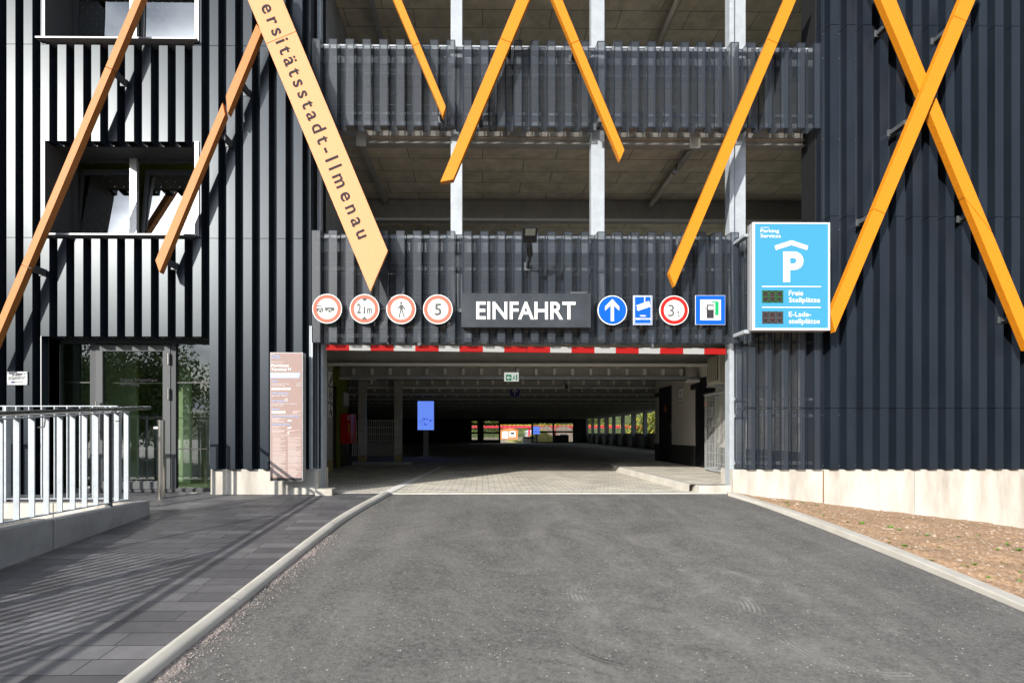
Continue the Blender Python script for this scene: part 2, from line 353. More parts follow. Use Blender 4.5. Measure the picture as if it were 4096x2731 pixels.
def asphalt_mat():
    m = bpy.data.materials.new('worn asphalt'); m.use_nodes = True; t = m.node_tree; b = t.nodes['Principled BSDF']; b.inputs['Roughness'].default_value = .8
    co = t.nodes.new('ShaderNodeTexCoord')
    def noise(sc_, det, ro, vec=None, dist=0):
        n = t.nodes.new('ShaderNodeTexNoise'); n.inputs['Scale'].default_value = sc_; n.inputs['Detail'].default_value = det; n.inputs['Roughness'].default_value = ro; n.inputs['Distortion'].default_value = dist
        t.links.new(vec or co.outputs['Object'], n.inputs[0]); return n.outputs[0]
    def ramp(v, p0, p1, c0, c1):
        r = t.nodes.new('ShaderNodeValToRGB'); r.color_ramp.elements[0].position = p0; r.color_ramp.elements[1].position = p1
        r.color_ramp.elements[0].color = (*c0, 1); r.color_ramp.elements[1].color = (*c1, 1); t.links.new(v, r.inputs[0]); return r.outputs[0]
    def mixc(f, a, b_, mode='MIX'):
        x = t.nodes.new('ShaderNodeMixRGB'); x.blend_type = mode
        if isinstance(f, (int, float)): x.inputs[0].default_value = f
        else: t.links.new(f, x.inputs[0])
        for i, q in ((1, a), (2, b_)):
            if isinstance(q, tuple): x.inputs[i].default_value = (*q, 1)
            else: t.links.new(q, x.inputs[i])
        return x.outputs[0]
    grain = mixc(.6, ramp(noise(150, 3, .8), .40, .60, (.022, .021, .020), (.25, .245, .232)), ramp(noise(34, 8, .85), .40, .60, (.024, .023, .022), (.235, .23, .22)))
    vor = t.nodes.new('ShaderNodeTexVoronoi'); vor.inputs['Scale'].default_value = 30; t.links.new(co.outputs['Object'], vor.inputs[0])
    chips = mth(t, 'LESS_THAN', vor.outputs['Distance'], .17)
    pick = mth(t, 'GREATER_THAN', noise(19, 2, .5), .57)
    c = mixc(mth(t, 'MULTIPLY', mth(t, 'MULTIPLY', chips, pick), .9), grain, (.62, .59, .54))
    dust = ramp(noise(.9, 12, .80, dist=1.6), .42, .66, (0, 0, 0), (1, 1, 1))
    mp1 = t.nodes.new('ShaderNodeMapping'); mp1.inputs['Scale'].default_value = (2.6, .22, 1); t.links.new(co.outputs['Object'], mp1.inputs[0])
    tracks = ramp(noise(1.3, 8, .6, mp1.outputs[0]), .47, .68, (0, 0, 0), (1, 1, 1))
    sxx = t.nodes.new('ShaderNodeSeparateXYZ'); t.links.new(co.outputs['Object'], sxx.inputs[0])
    off = mth(t, 'MULTIPLY', mth(t, 'SUBTRACT', sxx.outputs[0], 1.1), .42); msk = mth(t, 'DIVIDE', 1.0, mth(t, 'ADD', 1.0, mth(t, 'MULTIPLY', off, off)))
    dust = mth(t, 'MULTIPLY', dust, mth(t, 'ADD', mth(t, 'MULTIPLY', msk, .9), .15))
    d = mth(t, 'ADD', mth(t, 'MULTIPLY', dust, .55), mth(t, 'MULTIPLY', tracks, .22))
    c = mixc(mth(t, 'MULTIPLY', d, mth(t, 'ADD', mth(t, 'MULTIPLY', noise(9, 10, .85), 1.5), .05)), c, (.34, .33, .305))
    # swirling tyre scuffs: rings of a few turning circles, broken up by noise
    sx = t.nodes.new('ShaderNodeSeparateXYZ'); t.links.new(co.outputs['Object'], sx.inputs[0])
    brk = ramp(noise(1.7, 8, .7), .50, .62, (0, 0, 0), (1, 1, 1)); fine = noise(40, 5, .6)
    for cx, cy, r0, wd, s in SCUFF:
        dx = mth(t, 'SUBTRACT', sx.outputs[0], cx); dy = mth(t, 'SUBTRACT', sx.outputs[1], cy)
        rr = mth(t, 'SQRT', mth(t, 'ADD', mth(t, 'MULTIPLY', dx, dx), mth(t, 'MULTIPLY', dy, dy)))
        g = mth(t, 'ABSOLUTE', mth(t, 'SUBTRACT', rr, r0)); band = mth(t, 'SUBTRACT', 1.0, mth(t, 'MINIMUM', mth(t, 'DIVIDE', g, wd), 1.0))
        line = mth(t, 'ADD', mth(t, 'MULTIPLY', mth(t, 'SINE', mth(t, 'MULTIPLY', rr, 190.0)), .5), .5)
        f = mth(t, 'MULTIPLY', mth(t, 'MULTIPLY', mth(t, 'MULTIPLY', band, line), brk), abs(s))
        c = mixc(f, c, (.42, .41, .39) if s > 0 else (.02, .02, .02))
    t.links.new(c, b.inputs['Base Color'])
    h = mth(t, 'ADD', noise(170, 3, .7), mth(t, 'MULTIPLY', chips, .3))
    bp = t.nodes.new('ShaderNodeBump'); bp.inputs['Strength'].default_value = .55; bp.inputs['Distance'].default_value = .008
    t.links.new(h, bp.inputs['Height']); t.links.new(bp.outputs[0], b.inputs['Normal'])
    return m
SCUFF = [(1.35, 3.9, .62, .16, .8), (2.1, 5.5, .55, .14, .6), (1.9, 4.2, .35, .10, .7), (.95, 3.35, .45, .05, -.9), (3.0, 4.4, .45, .10, .5),
         (2.3, 3.2, .4, .12, .7)]
M['asphalt'] = asphalt_mat()
def soil_mat():
    m = mat('reddish soil', (.29, .165, .09), .95, noise=(34, (.62, .42, .265), .36, .64), bump=1.0, bscale=55); return m
M['soil'] = soil_mat()
M['grit'] = mat('spilled grit', (.17, .145, .135), .95, noise=(60, (.42, .36, .335), .4, .6), bump=.8, bscale=90)

# ================================================================== THE SETTING: ground
YF, YV = 7.80, 7.94                        # cladding rib fronts / valleys
def clip_poly(pts): return pts
g = G()
NX, NY = 60, 44
xs = [-60+120*i/NX for i in range(NX+1)]; ysl = [YE-.012-0.0*i for i in range(1)]
ys = [YE-.012, 7, 6, 5, 4, 3, 2, 1, 0, -2, -4, -10, -30, -90, -300]
xr = [-300, -60, -20, -10, -5, 0, 3, 3.78]
def sheet(g, xs, ys, zf, m=0):
    n = len(g.v); k = len(ys)
    for x in xs:
        for y in ys: g.v.append((x, y, zf(x, y)))
    for i in range(len(xs)-1):
        for j in range(k-1):
            g.f.append((n+i*k+j, n+i*k+j+1, n+(i+1)*k+j+1, n+(i+1)*k+j)[::-1] if ys[1] > ys[0] else (n+i*k+j, n+i*k+j+1, n+(i+1)*k+j+1, n+(i+1)*k+j))
            g.m.append(m); g.uv.append([(0, 0)]*4)
    return g
# asphalt ramp (one sheet reaching far behind the camera)
g = sheet(G(), [-300, -60, -20, -10, -4.0, -1.4, 0, 2, 3.83, 8, 30, 300], [-300, -60, -12, -4, -2, 0, 2, 3, 4, 5, 6, 7, YE-.01], lambda x, y: gz(y)-(0.012 if x < 3.9 else .9*min(1, (x-3.9)/4)))
obj('road', g, M['asphalt'], at=(0, 0, 0), kind='structure')
# ground all round (under and beyond the building)
g = sheet(G(), [-400, -100, -20, -9, 0, 12, 30, 100, 400], [7.9, 20, 50.4, 80, 150, 420], lambda x, y: -.95 if y < 20 else (-.16 if y < 60 else -.35))
g2 = sheet(G(), [-400, 400], [50.2, 60, 100, 200, 600], lambda x, y: -.12-.004*(y-50) if y < 200 else -.7)
obj('ground', g2, M['dirt'], at=(0, 0, 0), kind='structure')
g3 = sheet(G(), [11, 16, 30, 90], [8.2, 20, 35, 50.1], lambda x, y: -.6 if x < 17 else -.4)
obj('verge', g3, M['grass_dry'], at=(0, 0, 0), kind='structure')

# kerb line on the left: measured edge points on the ramp
KL = [(1535, 1974), (1430, 2029.5), (1341, 2081), (1278.6, 2128), (1207, 2183), (1115, 2253), (1058, 2298), (972, 2365), (913, 2414), (843, 2465), (741, 2542), (650, 2615), (505, 2728)]
KLp = [GR(u, v) for u, v in KL]
d0 = Vector((KLp[-1][0]-KLp[-2][0], KLp[-1][1]-KLp[-2][1])).normalized()
KLp += [(KLp[-1][0]+d0.x*2, KLp[-1][1]+d0.y*2), (KLp[-1][0]+d0.x*6, KLp[-1][1]+d0.y*6)]
def resample(pts, step):
    out_ = [Vector(pts[0])]; acc = 0
    for a, b in zip(pts, pts[1:]):
        a = Vector(a); b = Vector(b); l = (b-a).length; n = max(1, int(l/step))
        for i in range(1, n+1): out_.append(a.lerp(b, i/n))
    for _ in range(8):
        out_ = [out_[0]]+[(out_[i-1]+out_[i]*2+out_[i+1])/4 for i in range(1, len(out_)-1)]+[out_[-1]]
    return out_
def sweep_ground(g, pts, prof, zf, m=0):       # prof: (offset to the right, height)
    n = len(g.v); k = len(prof)
    for i, p in enumerate(pts):
        a = pts[max(0, i-1)]; b = pts[min(len(pts)-1, i+1)]; t = (b-a).normalized(); nr = Vector((-t.y, t.x))
        for o, h in prof: g.v.append((p.x+nr.x*o, p.y+nr.y*o, zf(p.y)+h))
    for i in range(len(pts)-1):
        for j in range(k-1):
            g.f.append((n+i*k+j, n+i*k+j+1, n+(i+1)*k+j+1, n+(i+1)*k+j)); g.m.append(m); g.uv.append([(0, 0)]*4)
    return g
kl = resample(KLp, .12)
prof = [(-.003, -.05), (0, .004)]+[(.010+.092*math.sin(R(a)), .004+.032*math.sin(R(90+a))**.8) for a in (0, 20, 40, 55, 68, 78)]+[(.104, -.03)]
g = sweep_ground(G(), kl, prof, lambda y: gz(y)+.006)
for i in range(0, len(kl)-1): pass
kerb_l = obj('kerb', g, M['kerb'], at=(0, 0, 0), kind='structure', smooth=True)
M['clad'].node_tree.nodes['Principled BSDF'].inputs['Specular Tint'].default_value = (.84, .93, 1, 1)
# dark joints of the kerb stones
g = G()
for i in range(7, len(kl)-2, 8):
    p = kl[i]; t = (kl[i+1]-kl[i-1]).normalized(); nr = Vector((-t.y, t.x))
    for o, h in [(x_, h_) for x_, h_ in prof[1:-1]][:-1]:
        pass
    q = [p+nr*o for o, h in prof[1:7]]
    for (a, ha), (b, hb) in zip([(q[k], prof[1+k][1]) for k in range(6)], [(q[k+1], prof[2+k][1]) for k in range(5)]):
        z0 = gz(p.y)+.0085; tt = t*.0045
        g.face([(a.x-tt.x, a.y-tt.y, z0+ha), (b.x-tt.x, b.y-tt.y, z0+hb), (b.x+tt.x, b.y+tt.y, z0+hb), (a.x+tt.x, a.y+tt.y, z0+ha)])
obj('joint', g, M['conc_grey'], kerb_l)
# slab pavement left of the kerb
g = G(); n = len(kl)
for a, b in zip(kl, kl[1:]):
    g.face([(-4.21, a.y, gz(a.y)), (-4.21, b.y, gz(b.y)), (b.x+.004, b.y, gz(b.y)), (a.x+.004, a.y, gz(a.y))])
g.face([(-12, 6.55, 0), (-4.21, 6.55, gz(6.55)), (-4.21, 7.05, gz(7.05)), (-12, 7.05, -.0)])
yb = kl[0].y
for y0, y1 in ((6.55, 7.05), (7.05, yb)):
    pass
g.face([(-12, 7.05, -.0), (-4.21, 7.05, gz(7.05)), (-4.21, 8.16, 0), (-12, 8.16, 0)])
g.face([(-4.21, yb, gz(yb)), (kl[0].x, yb, gz(yb)), (kl[0].x, YE, 0), (-4.21, YE, 0)])
g.face([(-4.21, YE, 0), (-2.3, YE, 0), (-2.3, 8.16, 0), (-4.21, 8.16, 0)])
obj('pavement', g, M['slab'], at=(0, 0, 0), kind='structure')
# grit washed against the kerb
g = G()
for i in range(18, len(kl)-18):
    p = kl[i]; q = kl[i+1]; t = (q-p).normalized(); nr = Vector((-t.y, t.x))
    wv = lambda k: .155+.06*math.sin(k*.9)*math.sin(k*.37)+.03*math.sin(k*2.3)
    a, b = p+nr*.102, q+nr*.102; c_, d_ = q+nr*wv(i+1), p+nr*wv(i)
    g.face([(a.x, a.y, gz(a.y)-.006), (d_.x, d_.y, gz(d_.y)-.0095), (c_.x, c_.y, gz(c_.y)-.0095), (b.x, b.y, gz(b.y)-.006)])
for k in range(4200):
    i = random.randrange(18, len(kl)-18); p = kl[i]; t = (kl[i+1]-kl[i]).normalized(); nr = Vector((-t.y, t.x)); q = p+nr*(.108+abs(random.gauss(0, .10)))+t*random.uniform(-.06, .06)
    s = random.uniform(.0022, .0055); z0 = gz(q.y)-.008
    g.face([(q.x-s, q.y-s, z0), (q.x+s, q.y-s*.6, z0), (q.x, q.y, z0+s*1.3)]); g.face([(q.x+s, q.y-s*.6, z0), (q.x+s*.4, q.y+s, z0), (q.x, q.y, z0+s*1.3)]); g.face([(q.x+s*.4, q.y+s, z0), (q.x-s, q.y-s, z0), (q.x, q.y, z0+s*1.3)])
obj('grit', g, M['grit'], at=(0, 0, 0), label='pale grit spilled along the rounded kerb on the asphalt', cat='grit', kind='stuff')

# right kerb
KR = [(2925, 1978), (3100, 2030), (3285, 2092), (3480, 2168), (3640, 2230), (3900, 2340), (4096, 2424)]
KRp = [GR(u, v) for u, v in KR]; d0 = Vector((KRp[-1][0]-KRp[-2][0], KRp[-1][1]-KRp[-2][1])).normalized()
KRp += [(KRp[-1][0]+d0.x*2, KRp[-1][1]+d0.y*2), (KRp[-1][0]+d0.x*7, KRp[-1][1]+d0.y*7)]
kr = resample(KRp, .2)
g = sweep_ground(G(), kr, [(-.055, -.05), (-.055, .028), (-.045, .036), (.05, .040), (.058, .03), (.06, -.05)], lambda y: gz(y)-.006)
kerb_r = obj('kerb', g, M['kerb'], at=(0, 0, 0), kind='structure')
def krx(y):
    for a, b in zip(kr, kr[1:]):
        if min(a.y, b.y) <= y <= max(a.y, b.y): return a.x+(b.x-a.x)*(y-a.y)/(b.y-a.y+1e-9)
    return kr[0].x if y > kr[0].y else kr[-1].x
from mathutils import noise as mn
def soilz(x, y):
    d = max(0, 7.87-y); xk = krx(y); e = x-xk+.05
    zw = lambda q: -.05-.126*min(max(q-3.9, 0), 5.2)
    z = gz(y)+.02+(zw(x)-zw(xk))*math.exp(-d/3.2)*1.0
    amp = min(1, max(0, e)/.25)
    return z+amp*(.05*mn.noise((x*1.3, y*1.3, 0))+.022*mn.noise((x*5, y*5, 3))+.010*mn.noise((x*16, y*16, 7)))
g = G(); ny = 150; nx = 110
for j in range(ny+1):
    y = 7.90-(7.9+2.2)*(j/ny)**1.25; xk = krx(y)-.05
    for i in range(nx+1):
        x = xk+(15-xk)*(i/nx)**1.5; g.v.append((x, y, soilz(x, y)))
for j in range(ny):
    for i in range(nx):
        g.f.append((j*(nx+1)+i, (j+1)*(nx+1)+i, (j+1)*(nx+1)+i+1, j*(nx+1)+i+1)); g.m.append(0); g.uv.append([(0, 0)]*4)
obj('soil', g, M['soil'], at=(0, 0, 0), kind='structure', smooth=True)
g = G()
for k in range(2600):
    y = random.uniform(1.5, 7.8); x = krx(y)+.06+abs(random.gauss(0, 2.6)); z0 = soilz(x, y); s = random.uniform(.005, .015)*random.choice((.6, .8, 1, 1.5))
    c = Vector((x, y, z0+s*.3)); vs = [c+Vector((math.cos(a)*s*random.uniform(.7, 1.3), math.sin(a)*s*random.uniform(.7, 1.2), 0)) for a in (0, 1.2, 2.5, 3.8, 5.1)]
    top = c+Vector((random.uniform(-.3, .3)*s, 0, s*.6)); 
    for i in range(5): g.face([vs[i]-Vector((0, 0, s*.6)), vs[(i+1) % 5]-Vector((0, 0, s*.6)), vs[(i+1) % 5], vs[i]]); g.face([vs[i], vs[(i+1) % 5], top])
obj('pebbles', g, M['stone'], at=(0, 0, 0), label='small pale pebbles scattered through the brown soil', cat='pebbles', kind='stuff')
def weed_mesh(g, x, y, z, s, seed):
    rr = random.Random(seed)
    for k in range(rr.randint(5, 9)):
        a = rr.uniform(0, 6.28); l = s*rr.uniform(.6, 1.2); wv = l*.32; up = rr.uniform(.25, .9)
        d = Vector((math.cos(a), math.sin(a), up)).normalized(); sdv = Vector((-math.sin(a), math.cos(a), 0)); b = Vector((x, y, z))
        m_ = b+d*l*.6; t_ = b+d*l+Vector((0, 0, -l*.1))
        g.face([b, m_+sdv*wv, t_, m_-sdv*wv])
WD = [(3043, 2000), (3145, 2010), (3148, 2022), (3213, 2011), (3266, 2021), (3278, 2044), (3293, 2061), (3308, 2026), (3334, 2077), (3389, 2088), (3446, 2095), (3480, 2066), (3561, 2155), (3562, 2110), (3600, 2121), (3617, 2185), (3668, 2140), (3710, 2141), (3724, 2133), (3758, 2158), (3765, 2190), (3717, 2241), (3896, 2258), (3862, 2266), (3952, 2310), (4010, 2253), (4030, 2180), (4070, 2200), (4086, 2290), (4080, 2325), (3908, 2146), (3985, 2200), (3560, 2170), (3836, 2147)]
for k, (u, v) in enumerate(WD):
    y = 4.0
    x_, y_ = GR(u, v)
    for it in range(12):                      # follow the ray down to the soil surface
        x_ = X(u, y_); d_ = x_*math.sin(TH)+y_*math.cos(TH); zr = CZ+(V0-v)/F*d_
        y_ += (zr-soilz(x_, y_))*2.2; y_ = min(7.7, max(1, y_))
    g = G(); weed_mesh(g, x_, y_, soilz(x_, y_), random.uniform(.022, .05), k)
    obj('weed', g, M['weed'], label='small green weed sprouting from the brown soil beside the kerb', cat='weed', group='weeds in the soil bed')

# indoor floor of beige pavers, front edging row, walkway, line markings
g = G().box(-12, 11.5, YE+.12, 50.2, -.3, 0.0)
obj('floor', g, M['paver'], at=(0, 0, 0), kind='structure')
g = G().box(-2.28, 3.72, YE-.0, YE+.118, -.3, .004)
obj('kerb', g, M['kerb'], at=(0, 0, 0), kind='structure')
def on(u, v, z=0.0):
    y = (CZ-z)*F/(v-V0); return X(u, y), y
g = G()
a, b = (-1.50, 7.96), (-1.12, 14.1)
g.face([(a[0]-.08, a[1], .008), (a[0]+.08, a[1], .008), (b[0]+.07, b[1], .008), (b[0]-.07, b[1], .008)])
g.face([(b[0]-.07, b[1]-.1, .0085), (b[0]+.07, b[1]+.02, .0085), (-2.1, b[1]+.45, .0085), (-2.1, b[1]+.3, .0085)])
ax, ay = on(2180, 1838)
g.face([(ax-.35, ay-.1, .008), (ax+.15, ay-.6, .008), (ax+.5, ay-.5, .008), (ax+.1, ay+.9, .008), (ax-.15, ay+.9, .008)])
obj('road_marking', g, mat('pale marking stone', (.95, .94, .92), .8, noise=(8, (.86, .85, .82), .4, .7)), at=(0, 0, 0), kind='structure')
wk = [Vector(p) for p in ((3.36, 8.1), (3.36, 13.2), (3.5, 14.0), (4.2, 15.2), (5.1, 15.4))]
g = G(); n = len(wk)
g.face([(p.x, p.y, .118) for p in wk[::-1]]+[(3.36, 8.1, .118)][:0]+[(11, 15.4, .118)][:0])
g = G().prism([(0, 0)]*3, 0, 0); g = G()
top = [(p.x, p.y, .12) for p in wk]+[(5.4, 15.4, .12), (5.4, 8.1, .12)]
g.face(top[::-1] if False else [t_ for t_ in top][::-1])
obj('walkway', g, M['paver'], at=(0, 0, 0), kind='structure')
g = G(); 
obj('kerb', G().box(3.36, 3.87, 7.97, 8.11, -.1, .112), M['conc'], at=(0, 0, 0), bevel=.015, kind='structure')
wkk = resample([(p.x, p.y) for p in wk], .3)
sweep_ground(g, wkk, [(.11, -.02), (.10, .10), (.085, .118), (-.01, .126), (-.012, .0)], lambda y: 0.0)
obj('kerb', g, M['kerb'], at=(0, 0, 0), kind='structure')

# ================================================================== THE BUILDING
BLD = thing('parking_garage', (0, 8.0, 0), 'black ribbed parking garage with perforated parapets and wide vehicle entrance', 'building')
PW = (X(3255, YF)-X(1247, YF))/30.0; XR0 = X(1247, YF); RW = .127
def ribs(x0, x1, z0, z1, yf=YF, yv=YV, perf=False, phase=None, pitch=None, rw=RW, g=None, m=0, caps=True):
    """folded sheet: rib fronts, slightly splayed sides, valleys; perforated sheets keep solid margins"""
    g = g or G(); pitch = pitch or PW; ph = XR0 if phase is None else phase
    sp = .006                                # splay
    k0 = math.floor((x0-ph)/pitch)-1; k1 = math.ceil((x1-ph)/pitch)+1
    pts = []
    for k in range(k0, k1):
        a = ph+k*pitch
        pts += [(a-sp, yv), (a, yf), (a+rw, yf), (a+rw+sp, yv)]
    seg = []
    for (xa, ya), (xb, yb) in zip(pts, pts[1:]):
        if xb <= x0 or xa >= x1: continue
        if xa < x0: t = (x0-xa)/(xb-xa); ya = ya+(yb-ya)*t; xa = x0
        if xb > x1: t = (x1-xa)/(xb-xa); yb = ya+(yb-ya)*t; xb = x1
        seg.append(((xa, ya), (xb, yb)))
    s = 0.0
    for (a, b) in seg:
        L_ = math.hypot(b[0]-a[0], b[1]-a[1])
        def q(t0, t1, mm, za, zb):
            pa = (a[0]+(b[0]-a[0])*t0, a[1]+(b[1]-a[1])*t0); pb = (a[0]+(b[0]-a[0])*t1, a[1]+(b[1]-a[1])*t1)
            g.face([(pa[0], pa[1], za), (pb[0], pb[1], za), (pb[0], pb[1], zb), (pa[0], pa[1], zb)], mm,
                   [(s+L_*t0, za), (s+L_*t1, za), (s+L_*t1, zb), (s+L_*t0, zb)] if perf else None)
        if perf and L_ > .05:
            e = .012/L_
            q(0, e, 1, z0, z1); q(1-e, 1, 1, z0, z1); q(e, 1-e, 0, z0+.012, z1-.012); q(e, 1-e, 1, z0, z0+.012); q(e, 1-e, 1, z1-.012, z1)
        else: q(0, 1, m if not perf else 1, z0, z1)
        s += L_
    return g
def clad(name, x0, x1, z0, z1, **k):
    o = obj(name, ribs(x0, x1, z0, z1, **k), M['clad'], BLD)
    md = o.modifiers.new('t', 'SOLIDIFY'); md.thickness = .004; md.offset = 0
    return o
def perf(name, x0, x1, z0, z1, **k): return obj(name, ribs(x0, x1, z0, z1, perf=True, **k), [M['perf'], M['clad']], BLD)
zS = lambda v, u: Z(v, YF, u)
# left block ----------------------------------------------------
XL0, XL1 = -9.6, X(1240, YF); LP = (X(1175, YF)-X(27, YF))/17.0; LPH = X(27, YF)
WX0, WX1 = X(184, YF), X(779, YF)         # window opening
DX0, DX1 = X(168, YF), X(831, YF)         # door opening
J1, J2 = zS(181, 500), zS(952, 500)       # sheet joints
zW2t, zW2b = zS(566, 500), zS(938, 500)   # window 2 head / sill
zW3b = zS(160, 500); zTop = 8.6
zDt = zS(1345, 500); zBl = Z(1876, YF, 1000)
kw = dict(phase=LPH, pitch=LP)
clad('cladding_sheet', XL0, WX0, J1+.004, zTop, **kw); clad('cladding_sheet', WX1, XL1, J1+.004, zTop, **kw)
clad('cladding_sheet', WX0, WX1, zW2t, J1-.004, **kw)
clad('cladding_sheet', XL0, WX0, J2+.004, J1-.004, **kw); clad('cladding_sheet', WX1, XL1, J2+.004, J1-.004, **kw)
clad('cladding_sheet', XL0, DX0, -.02, J2-.004, **kw); clad('cladding_sheet', DX0, DX1, zDt, J2-.004, **kw)
clad('cladding_sheet', DX1, XL1, zBl, J2-.004, **kw)
# backing wall with the openings left free
g = G(); yb0, yb1 = YV+.012, YV+.34
for x0, x1, z0, z1 in ((XL0, WX0-.02, zDt, zTop), (WX1+.02, XL1, zDt, zTop), (WX0-.02, WX1+.02, zW2t+.02, zW3b-.02), (WX0-.02, WX1+.02, zDt+.02, zW2b-.02),
                       (XL0, DX0-.02, -.3, zDt), (DX1+.02, XL1, -.3, zDt), (WX0-.02, WX1+.02, 8.3, zTop)):
    g.box(x0, x1, yb0, yb1, z0, z1)
obj('wall', g, M['clad_dark'], BLD)
g = G().box(XL1, XL1+.006, YF, 8.5, zBl, zTop).box(XL1, XL1+.02, 8.5, 8.52, 0, zTop)
obj('corner_trim', g, M['clad'], BLD)
# green lobby walls behind the block
g = G().box(-4.05, -3.95, 8.6, 13.3, 0, 2.7).box(-4.05, -3.95, 14.1, 15.25, 0, 2.7).box(-4.05, -3.95, 13.3, 14.1, 2.2, 2.7).box(-9.6, -3.95, 15.15, 15.25, 0, 2.7)
obj('lobby_wall', g, M['green_wall'], BLD)
g = G().box(-4.03, -3.99, 13.3, 14.1, 0, 2.2).box(-3.949, -3.93, 14.35, 15.25, .0, .62)
obj('lobby_door', g, M['blackdoor'], BLD)
# rooms behind the windows and the door
def room(x0, x1, y0, y1, z0, z1, m):
    g = G()
    g.face([(x0, y1, z0), (x1, y1, z0), (x1, y1, z1), (x0, y1, z1)]); g.face([(x0, y0, z0), (x0, y1, z0), (x0, y1, z1), (x0, y0, z1)])
    g.face([(x1, y0, z0), (x1, y1, z0), (x1, y1, z1), (x1, y0, z1)]); g.face([(x0, y0, z1), (x1, y0, z1), (x1, y1, z1), (x0, y1, z1)])
    g.face([(x0, y0, z0), (x1, y0, z0), (x1, y1, z0), (x0, y1, z0)])
    return obj('interior_wall', g, m, BLD)
room(-8.5, -4.1, yb1, 10.6, 3.2, 5.75, M['room2']); room(-8.5, -4.1, yb1, 10.6, 6.1, 8.55, M['room2']); room(-8.5, -4.1, yb1, 11.4, .02, 2.72, M['room'])
obj('interior_partition', G().box(-8.4, -6.2, 9.3, 9.36, .02, 2.7).box(-5.55, -5.25, 9.3, 9.36, .02, 2.7), M['room'], BLD)
# stair flight seen behind the door glass
g = G()
for k in range(9): g.box(-7.6+.28*k, -7.32+.28*k, 9.6, 10.8, .17*k+.02, .17*(k+1)+.02)
obj('staircase', g, M['conc_grey'], BLD)
# window 2 and window 3: reveal, sill, mullion, two bottom-hung sashes each with pane
def window(zb, zt, tilt):
    yw = 8.31; x0, x1 = WX0, WX1; xm = X(537, yw)
    fr = G()
    fr.box(x0-.02, x0-.004, YF-.01, yw, zb, zt).box(x1+.004, x1+.02, YF-.01, yw, zb, zt)
    fr.box(x0-.02, x1+.02, YV+.02, yw, zt, zt+.012).box(x0, x1, YF+.02, yw, zb-.012, zb+.01)
    fr.box(x0, x0+.03, yw, yw+.07, zb, zt).box(x1-.03, x1, yw, yw+.07, zb, zt).box(x0+.03, x1-.03, yw, yw+.07, zt-.03, zt).box(x0+.03, x1-.03, yw, yw+.07, zb+.01, zb+.05)
    f = obj('window', fr, M['frame'], BLD)
    s = G().box(x0-.1, x1+.06, YF-.075, YV+.05, zb-.035, zb-.012)
    obj('sill', s, M['alu'], f)
    obj('jamb_trim', G().box(x0-.045, x0-.005, YF-.016, YF-.010, zb, zt), M['alu'], f); obj('jamb_trim', G().box(x1+.004, x1+.07, YF-.016, YF-.010, zb-.03, zt), M['alu'], f)
    mm = G().box(xm-.055, xm+.055, yw-.03, yw+.03, zb, zt); obj('mullion', mm, M['frame_light'], f)
    for xa, xb in ((X(283, yw), xm-.06), (xm+.06, x1+.6)):
        xb = min(xb, x1-.03); w_ = .065
        def pt(x, z, d=0.0):
            h = z-(zb+.05); c, s_ = math.cos(tilt), math.sin(tilt)
            return (x, yw+.04+h*s_+d*c, zb+.05+h*c-d*s_)
        zb2, zt2 = zb+.06, zt-.06; fg = G()
        def bar(xA, xB, zA, zB, gg, d0=0, d1=.05):
            q = [pt(xA, zA, d0), pt(xB, zA, d0), pt(xB, zB, d0), pt(xA, zB, d0)]; r_ = [pt(xA, zA, d1), pt(xB, zA, d1), pt(xB, zB, d1), pt(xA, zB, d1)]
            gg.face(q); gg.face(r_[::-1])
            for i in range(4): gg.face([q[i], r_[i], r_[(i+1) % 4], q[(i+1) % 4]])
        bar(xa, xa+w_, zb2, zt2, fg); bar(xb-w_, xb, zb2, zt2, fg); bar(xa+w_, xb-w_, zb2, zb2+w_*.8, fg); bar(xa+w_, xb-w_, zt2-w_*1.4, zt2, fg)
        sash = obj('sash', fg, M['frame'], f)
        pg = G(); pg.face([pt(xa+w_, zb2+w_*.8, .02), pt(xb-w_, zb2+w_*.8, .02), pt(xb-w_, zt2-w_*1.4, .02), pt(xa+w_, zt2-w_*1.4, .02)])
        obj('pane', pg, M['glass'], f)
window(zW2b, zW2t, R(6.5)); window(zW3b, 8.28, R(1.5))
# glazed entrance door screen
yd = 8.15
def dx(u): return X(u, yd)
dz0, dz1 = .03, zDt+.0
fg = G()
for a, b in ((dx(228), dx(241)), (dx(360), dx(383)), (dx(684), dx(703)), (DX1, DX1+.12)): fg.box(a, b, yd, yd+.08, dz0, dz1)
fg.box(DX0-.02, DX1+.12, yd+.001, yd+.079, dz1-.05, dz1+.03).box(DX0-.02, DX1+.12, yd+.001, yd+.079, 0, dz0+.03)
fg.box(DX0-.02, dx(228), YV, yd+.07, 0, dz1)
fr = obj('door_screen', fg, M['frame'], BLD)
tr = G().box(dx(232), dx(240), yd-.006, yd-.001, .1, dz1-.06).box(DX0-.012, DX0, YF-.012, YF-.004, 0, zDt); obj('trim', tr, M['alu'], fr)
lf = G(); a, b = dx(384), dx(683)
lf.box(a, a+.11, yd-.012, yd+.06, .05, dz1-.07).box(b-.12, b, yd-.012, yd+.06, .05, dz1-.07).box(a+.11, b-.12, yd-.012, yd+.06, .05, .17).box(a+.11, b-.12, yd-.012, yd+.06, dz1-.17, dz1-.07)
door = obj('entrance_door', lf, mat('grey door frame', (.10, .105, .11), .6, .1, .2), BLD, bevel=.004)
for z_ in (1.45, 2.0): obj('hinge', G().tube((b-.02, yd-.035, z_), (b-.02, yd-.035, z_+.17), .02, 10), M['steel'], door)
hg = G().tube((a+.05, yd-.07, .85), (a+.05, yd-.07, 1.42), .016, 10).tube((a+.05, yd-.07, .95), (a+.05, yd-.01, .95), .01, 8).tube((a+.05, yd-.07, 1.32), (a+.05, yd-.01, 1.32), .01, 8)
obj('handle', hg, M['steel'], door)
